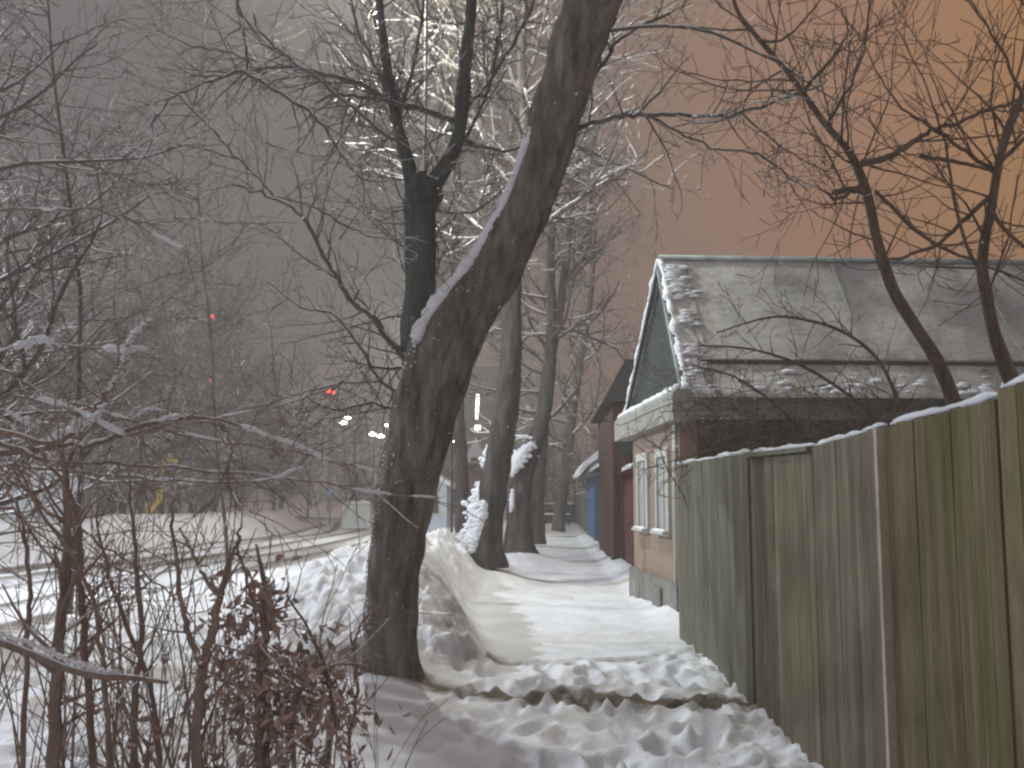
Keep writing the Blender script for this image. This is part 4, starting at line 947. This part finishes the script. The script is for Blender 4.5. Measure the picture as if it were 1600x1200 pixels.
# ------------------------------------------------------------------ foreground shrubs on the left
r4 = random.Random(51)
ro = Vector((-3.5, 5.6, gz(-3.5, 5.6)))
t = thing('snowy_shrub', 'wide bare shrub reaching in from the left with snow lying on its drooping boughs', 'shrub', ro)
m = MB(); s = MB()
SB = [
 ([(-260, 820, 24), (-120, 735, 20), (-30, 712, 18), (60, 702, 16), (150, 690, 14), (250, 658, 11), (330, 654, 8), (420, 680, 6), (560, 738, 3)], 5.2, 5.5, .014),
 ([(-260, 800, 18), (-130, 700, 15), (-30, 690, 13), (80, 718, 10), (200, 726, 8), (320, 736, 7), (450, 746, 5), (600, 772, 4), (700, 775, 2)], 5.0, 5.6, .008),
 ([(-200, 760, 14), (-30, 728, 10), (100, 736, 8), (240, 748, 7), (380, 754, 5), (450, 738, 4), (503, 719, 2)], 5.1, 5.3, .009),
 ([(300, 657, 7), (345, 668, 7), (362, 700, 6), (356, 740, 6), (372, 785, 5), (430, 836, 3)], 5.3, 5.2, None),
 ([(-250, 480, 14), (-30, 565, 10), (60, 608, 9), (180, 650, 8), (300, 682, 7), (450, 704, 5), (600, 742, 3)], 5.4, 5.7, .010),
 ([(-160, 700, 10), (-20, 642, 9), (40, 622, 8), (110, 638, 7), (200, 682, 5), (260, 720, 3)], 5.0, 5.1, .016),
 ([(330, 655, 5), (420, 640, 4), (500, 612, 4), (575, 578, 3)], 5.4, 5.8, .006),
 ([(-160, 800, 14), (-10, 745, 10), (80, 800, 9), (160, 850, 7), (240, 905, 5), (300, 960, 3)], 4.9, 4.7, None),
 ([(-160, 860, 12), (0, 790, 8), (60, 850, 8), (130, 930, 6), (190, 1010, 4)], 4.8, 4.6, None),
 ([(-200, 560, 12), (0, 548, 9), (60, 532, 8), (110, 542, 7), (230, 545, 4)], 5.2, 5.2, .020),
 ([(-160, 330, 10), (0, 325, 8), (80, 328, 7), (140, 326, 7), (190, 340, 6), (250, 370, 5), (305, 400, 3)], 5.4, 5.4, .011),
 ([(190, 338, 4), (240, 348, 4), (300, 340, 3), (350, 350, 2)], 5.4, 5.5, .005),
 ([(-60, 660, 16), (80, 690, 15), (140, 650, 15), (172, 605, 13), (190, 560, 10), (210, 520, 9), (250, 496, 5)], 5.05, 5.2, None),
]
for pts, ya, yb, sn in SB:
    P, R_ = trace(pts, ya, yb, 5); P = [p + Vector((r4.gauss(0, .006), r4.gauss(0, .01), r4.gauss(0, .006))) for p in P]
    R_ = [q * .62 for q in R_]; m.tube(P, R_, 7); P_in = P
    twigs_along(m, r4, P_in[6:], R_[6:], 11, .5, 2, wander=.13, trop=(.02, 0, -.01), rate=5.5, seg=.09, rmin=.0022)
    if sn: lying_snow(s, P, R_, (0, 0, .8), sn * .8, ya * 10, 8, 1.3, gap=-.05)
ZS = [([(78, 684, 20), (105, 672, 30), (130, 662, 32), (152, 648, 20), (162, 630, 12)], 5.02), ([(168, 612, 9), (180, 590, 12), (190, 568, 10), (196, 548, 16), (206, 528, 18), (222, 508, 16), (238, 498, 9)], 5.04), ([(-20, 552, 10), (20, 542, 14), (50, 532, 22), (80, 536, 16), (100, 540, 6)], 5.1),
      ([(10, 640, 6), (30, 650, 16), (50, 662, 8)], 5.0), ([(60, 610, 6), (72, 622, 14), (90, 634, 6)], 5.1), ([(205, 655, 5), (225, 640, 12), (250, 640, 8), (275, 655, 5)], 5.2)]
for pts, Y in ZS:
    A, B = trace(pts, Y, Y, 8); A, B = resample(A, B, .012)
    for i in range(len(A)):
        for _ in range(2):
            q = B[i] * r4.uniform(.25, .6); o_ = r4.gauss(0, .3)
            if mnoise.noise(Vector((i * .2, o_ * 2, Y * 9))) < -.3: continue
            s.lump(A[i] + Vector((o_ * B[i] * .6, r4.gauss(0, .01), o_ * B[i])), q * r4.uniform(.9, 1.5), q, q * r4.uniform(.5, .8), r4)
# the thick low bough with snow on it
P, R_ = trace([(-200, 930, 22), (-60, 985, 17), (0, 1003, 14), (60, 1026, 13), (110, 1046, 12), (160, 1057, 12), (200, 1058, 10), (262, 1066, 6)], 3.7, 3.7, 5); m.tube(P, R_, 8)
A, B = trace([(-60, 970, 18), (0, 988, 18), (60, 1008, 18), (110, 1030, 20), (150, 1044, 18), (190, 1048, 10)], 3.7, 3.7, 5)
for i in range(0, len(A)):
    pass
A, B = resample(A, B, .004)
for i in range(len(A)):
    q = B[i] * r4.uniform(.28, .5); s.lump(A[i] + Vector((0, r4.gauss(0, .006), r4.gauss(-.004, .003))), q, q, q * .8, r4)
# trunk feet that join the boughs to the ground, outside the left edge
for k, (px_, ya) in enumerate(((-260, 5.2), (-250, 5.4), (-200, 5.1), (-160, 4.9), (-200, 3.7))):
    q = W(px_, (820, 480, 560, 800, 930)[k], ya); m.tube([Vector((-3.5, 5.4, ro.z - .1)), Vector((-3.5, 5.4, ro.z + .1)).lerp(q, .4) + Vector((-.2, 0, .3)), q], [.06, .045, .02], 8)
m.build('branches', TWIGB, t, ro); s.build('snow_load', CLEAN, t, ro, smooth=True)

def shoots(label, stems, extra, seed, root, xr, yr, hr_, leafspots=(), rate=11.0):
    r = random.Random(seed); t = thing('foreground_shrub', label, 'shrub', root); m = MB()
    for pts, ya, yb in stems:
        P, R_ = trace(pts, ya, yb, 5); P = [p + Vector((r.gauss(0, .004), r.gauss(0, .005), 0)) for p in P]; m.tube(P, R_, 7, cap=False)
        twigs_along(m, r, P[4:], R_[4:], rate, .35, 1, wander=.12, trop=(0, 0, .05), rate=3.5, seg=.09, rmin=.0022, ang=(.3, .8))
    for k in range(int(extra * 2.0)):
        x = r.uniform(*xr); y = r.uniform(*yr); p = Vector((x, y, gz(x, y) - .05)); d = Vector((r.gauss(0, .22), r.gauss(0, .2), 1)).normalized()
        grow(m, r, p, d, r.uniform(*hr_), r.uniform(.004, .010), 2, wander=.06, trop=(0, 0, .01), rate=2.4, seg=.1, rmin=.002, ang=(.3, .8))
    m.build('stems', TWIGB, t, root)
    if leafspots:
        l = MB()
        for px, py, sd, n, ya, yb in leafspots:
            for _ in range(n):
                c = W(r.gauss(px, sd), r.gauss(py, sd * .95), r.uniform(ya, yb)); a = Vector((r.gauss(0, 1), r.gauss(0, 1), r.gauss(0, 1) - .6)).normalized(); b_ = a.orthogonal().normalized()
                b_ = (Matrix.Rotation(r.uniform(0, 6.28), 3, a) @ b_); L = r.uniform(.014, .036); wd = L * r.uniform(.25, .45); nn = a.cross(b_) * wd * .7; i0 = len(l.v)
                for q in (c - a * L, c - a * L * .3 + b_ * wd + nn, c + a * L * .4 + b_ * wd * .8 + nn, c + a * L, c + a * L * .4 - b_ * wd * .8 + nn, c - a * L * .3 - b_ * wd + nn): l.v.append(tuple(q))
                l.quad_faces([(i0, i0 + 1, i0 + 2, i0 + 3), (i0, i0 + 3, i0 + 4, i0 + 5)])
        l.build('leaves', LEAF, t, root)
    return t
rt = Vector((-1.6, 4.1, gz(-1.6, 4.1)))
shoots('tall bare upright shoots of a shrub in the bottom left corner',
  [([(82, 1290, 24), (84, 1150, 21), (90, 1050, 19), (97, 950, 17), (104, 870, 15), (106, 800, 12), (100, 730, 9), (92, 690, 6)], 3.9, 4.1),
   ([(150, 1290, 12), (140, 1100, 12), (128, 950, 12), (122, 850, 10), (112, 780, 8), (60, 700, 5)], 4.1, 4.2),
   ([(200, 1290, 11), (213, 1080, 10), (222, 980, 9), (214, 900, 8), (206, 800, 5), (200, 730, 3)], 4.1, 4.2),
   ([(180, 1290, 10), (163, 1080, 8), (150, 960, 7), (120, 880, 6), (70, 810, 5), (20, 720, 4)], 3.9, 4.0),
   ([(30, 1290, 10), (42, 1000, 8), (46, 900, 7), (30, 800, 5), (0, 740, 4)], 4.0, 4.1),
   ([(250, 1290, 9), (240, 1100, 8), (190, 960, 7), (160, 860, 5), (150, 790, 3)], 4.2, 4.3)],
  34, 61, rt, (-2.5, -1.45), (3.7, 5.4), (.8, 1.6))
rt = Vector((-1.15, 4.2, gz(-1.15, 4.2)))
shoots('forked brown shrub hung with withered leaves in front of the leaning trunk',
  [([(306, 1290, 20), (306, 1180, 18), (310, 1100, 17), (316, 1045, 17), (330, 990, 14), (345, 930, 12), (358, 880, 10), (370, 845, 7), (376, 820, 3)], 3.9, 4.1),
   ([(314, 1042, 12), (298, 1000, 10), (284, 950, 8), (276, 880, 7), (268, 810, 5), (270, 770, 3)], 3.95, 4.1),
   ([(345, 935, 7), (318, 900, 6), (300, 860, 5), (280, 825, 3)], 4.0, 4.1),
   ([(372, 850, 4), (385, 900, 5), (400, 960, 6), (404, 1050, 9), (405, 1180, 13), (405, 1290, 15)], 4.1, 4.2),
   ([(420, 1290, 15), (416, 1150, 14), (414, 1050, 13), (412, 980, 12), (412, 910, 9), (400, 850, 4)], 4.3, 4.4),
   ([(500, 1290, 9), (520, 1130, 8), (512, 1060, 7), (490, 1000, 5), (450, 930, 3)], 4.3, 4.4),
   ([(560, 1290, 6), (545, 1160, 6), (560, 1080, 5), (556, 990, 4), (600, 940, 2)], 4.4, 4.5),
   ([(470, 1290, 9), (455, 1150, 8), (470, 1080, 6), (520, 1040, 5), (575, 1040, 3)], 4.2, 4.3)],
  22, 62, rt, (-1.5, -.75), (3.9, 5.0), (.45, 1.05),
  leafspots=((410, 945, 26, 170, 4.15, 4.5), (395, 1060, 50, 330, 4.0, 4.6), (470, 1060, 45, 260, 4.0, 4.6), (440, 1150, 65, 520, 3.9, 4.5), (350, 960, 25, 60, 4.0, 4.3), (520, 1110, 35, 110, 4.1, 4.5), (230, 1170, 40, 60, 4.0, 4.5)))

# snow still falling
rf_ = random.Random(99); m = MB()
for k in range(1800):
    y = 1.8 + 16 * rf_.random() ** .8; c = Vector((rf_.uniform(-.62, .56) * y, y, rf_.uniform(.3, 1.6 + .58 * y))); q = rf_.uniform(.0018, .0042); i0 = len(m.v)
    if c.z < 1.6 + .04 * c.y or c.x > 1.5: continue
    m.v += [(c.x + q, c.y, c.z), (c.x - q, c.y, c.z), (c.x, c.y + q, c.z), (c.x, c.y - q, c.z), (c.x, c.y, c.z + q * 1.3), (c.x, c.y, c.z - q * 1.3)]
    m.quad_faces([(i0 + a, i0 + b, i0 + d) for a, b in ((0, 2), (2, 1), (1, 3), (3, 0)) for d in (4, 5)])
tag(fix_normals(m.build('falling_snow', CLEAN)), 'sparse snowflakes still falling through the lamp light', 'snowfall', kind='stuff')
# ------------------------------------------------------------------ night haze
m = MB(); m.box(-760, 760, -60, 1450, -1.6, 40)
hz = bpy.data.materials.new('night_haze'); hz.use_nodes = True; tn = hz.node_tree; tn.nodes.clear()
o_ = tn.nodes.new('ShaderNodeOutputMaterial'); pv = tn.nodes.new('ShaderNodeVolumePrincipled'); pv.inputs['Color'].default_value = (.86, .83, .81, 1); pv.inputs['Density'].default_value = FOG; pv.inputs['Anisotropy'].default_value = .2
tn.links.new(pv.outputs[0], o_.inputs['Volume'])
tag(m.build('haze', hz), 'thin night haze filling the street', 'haze', kind='stuff')
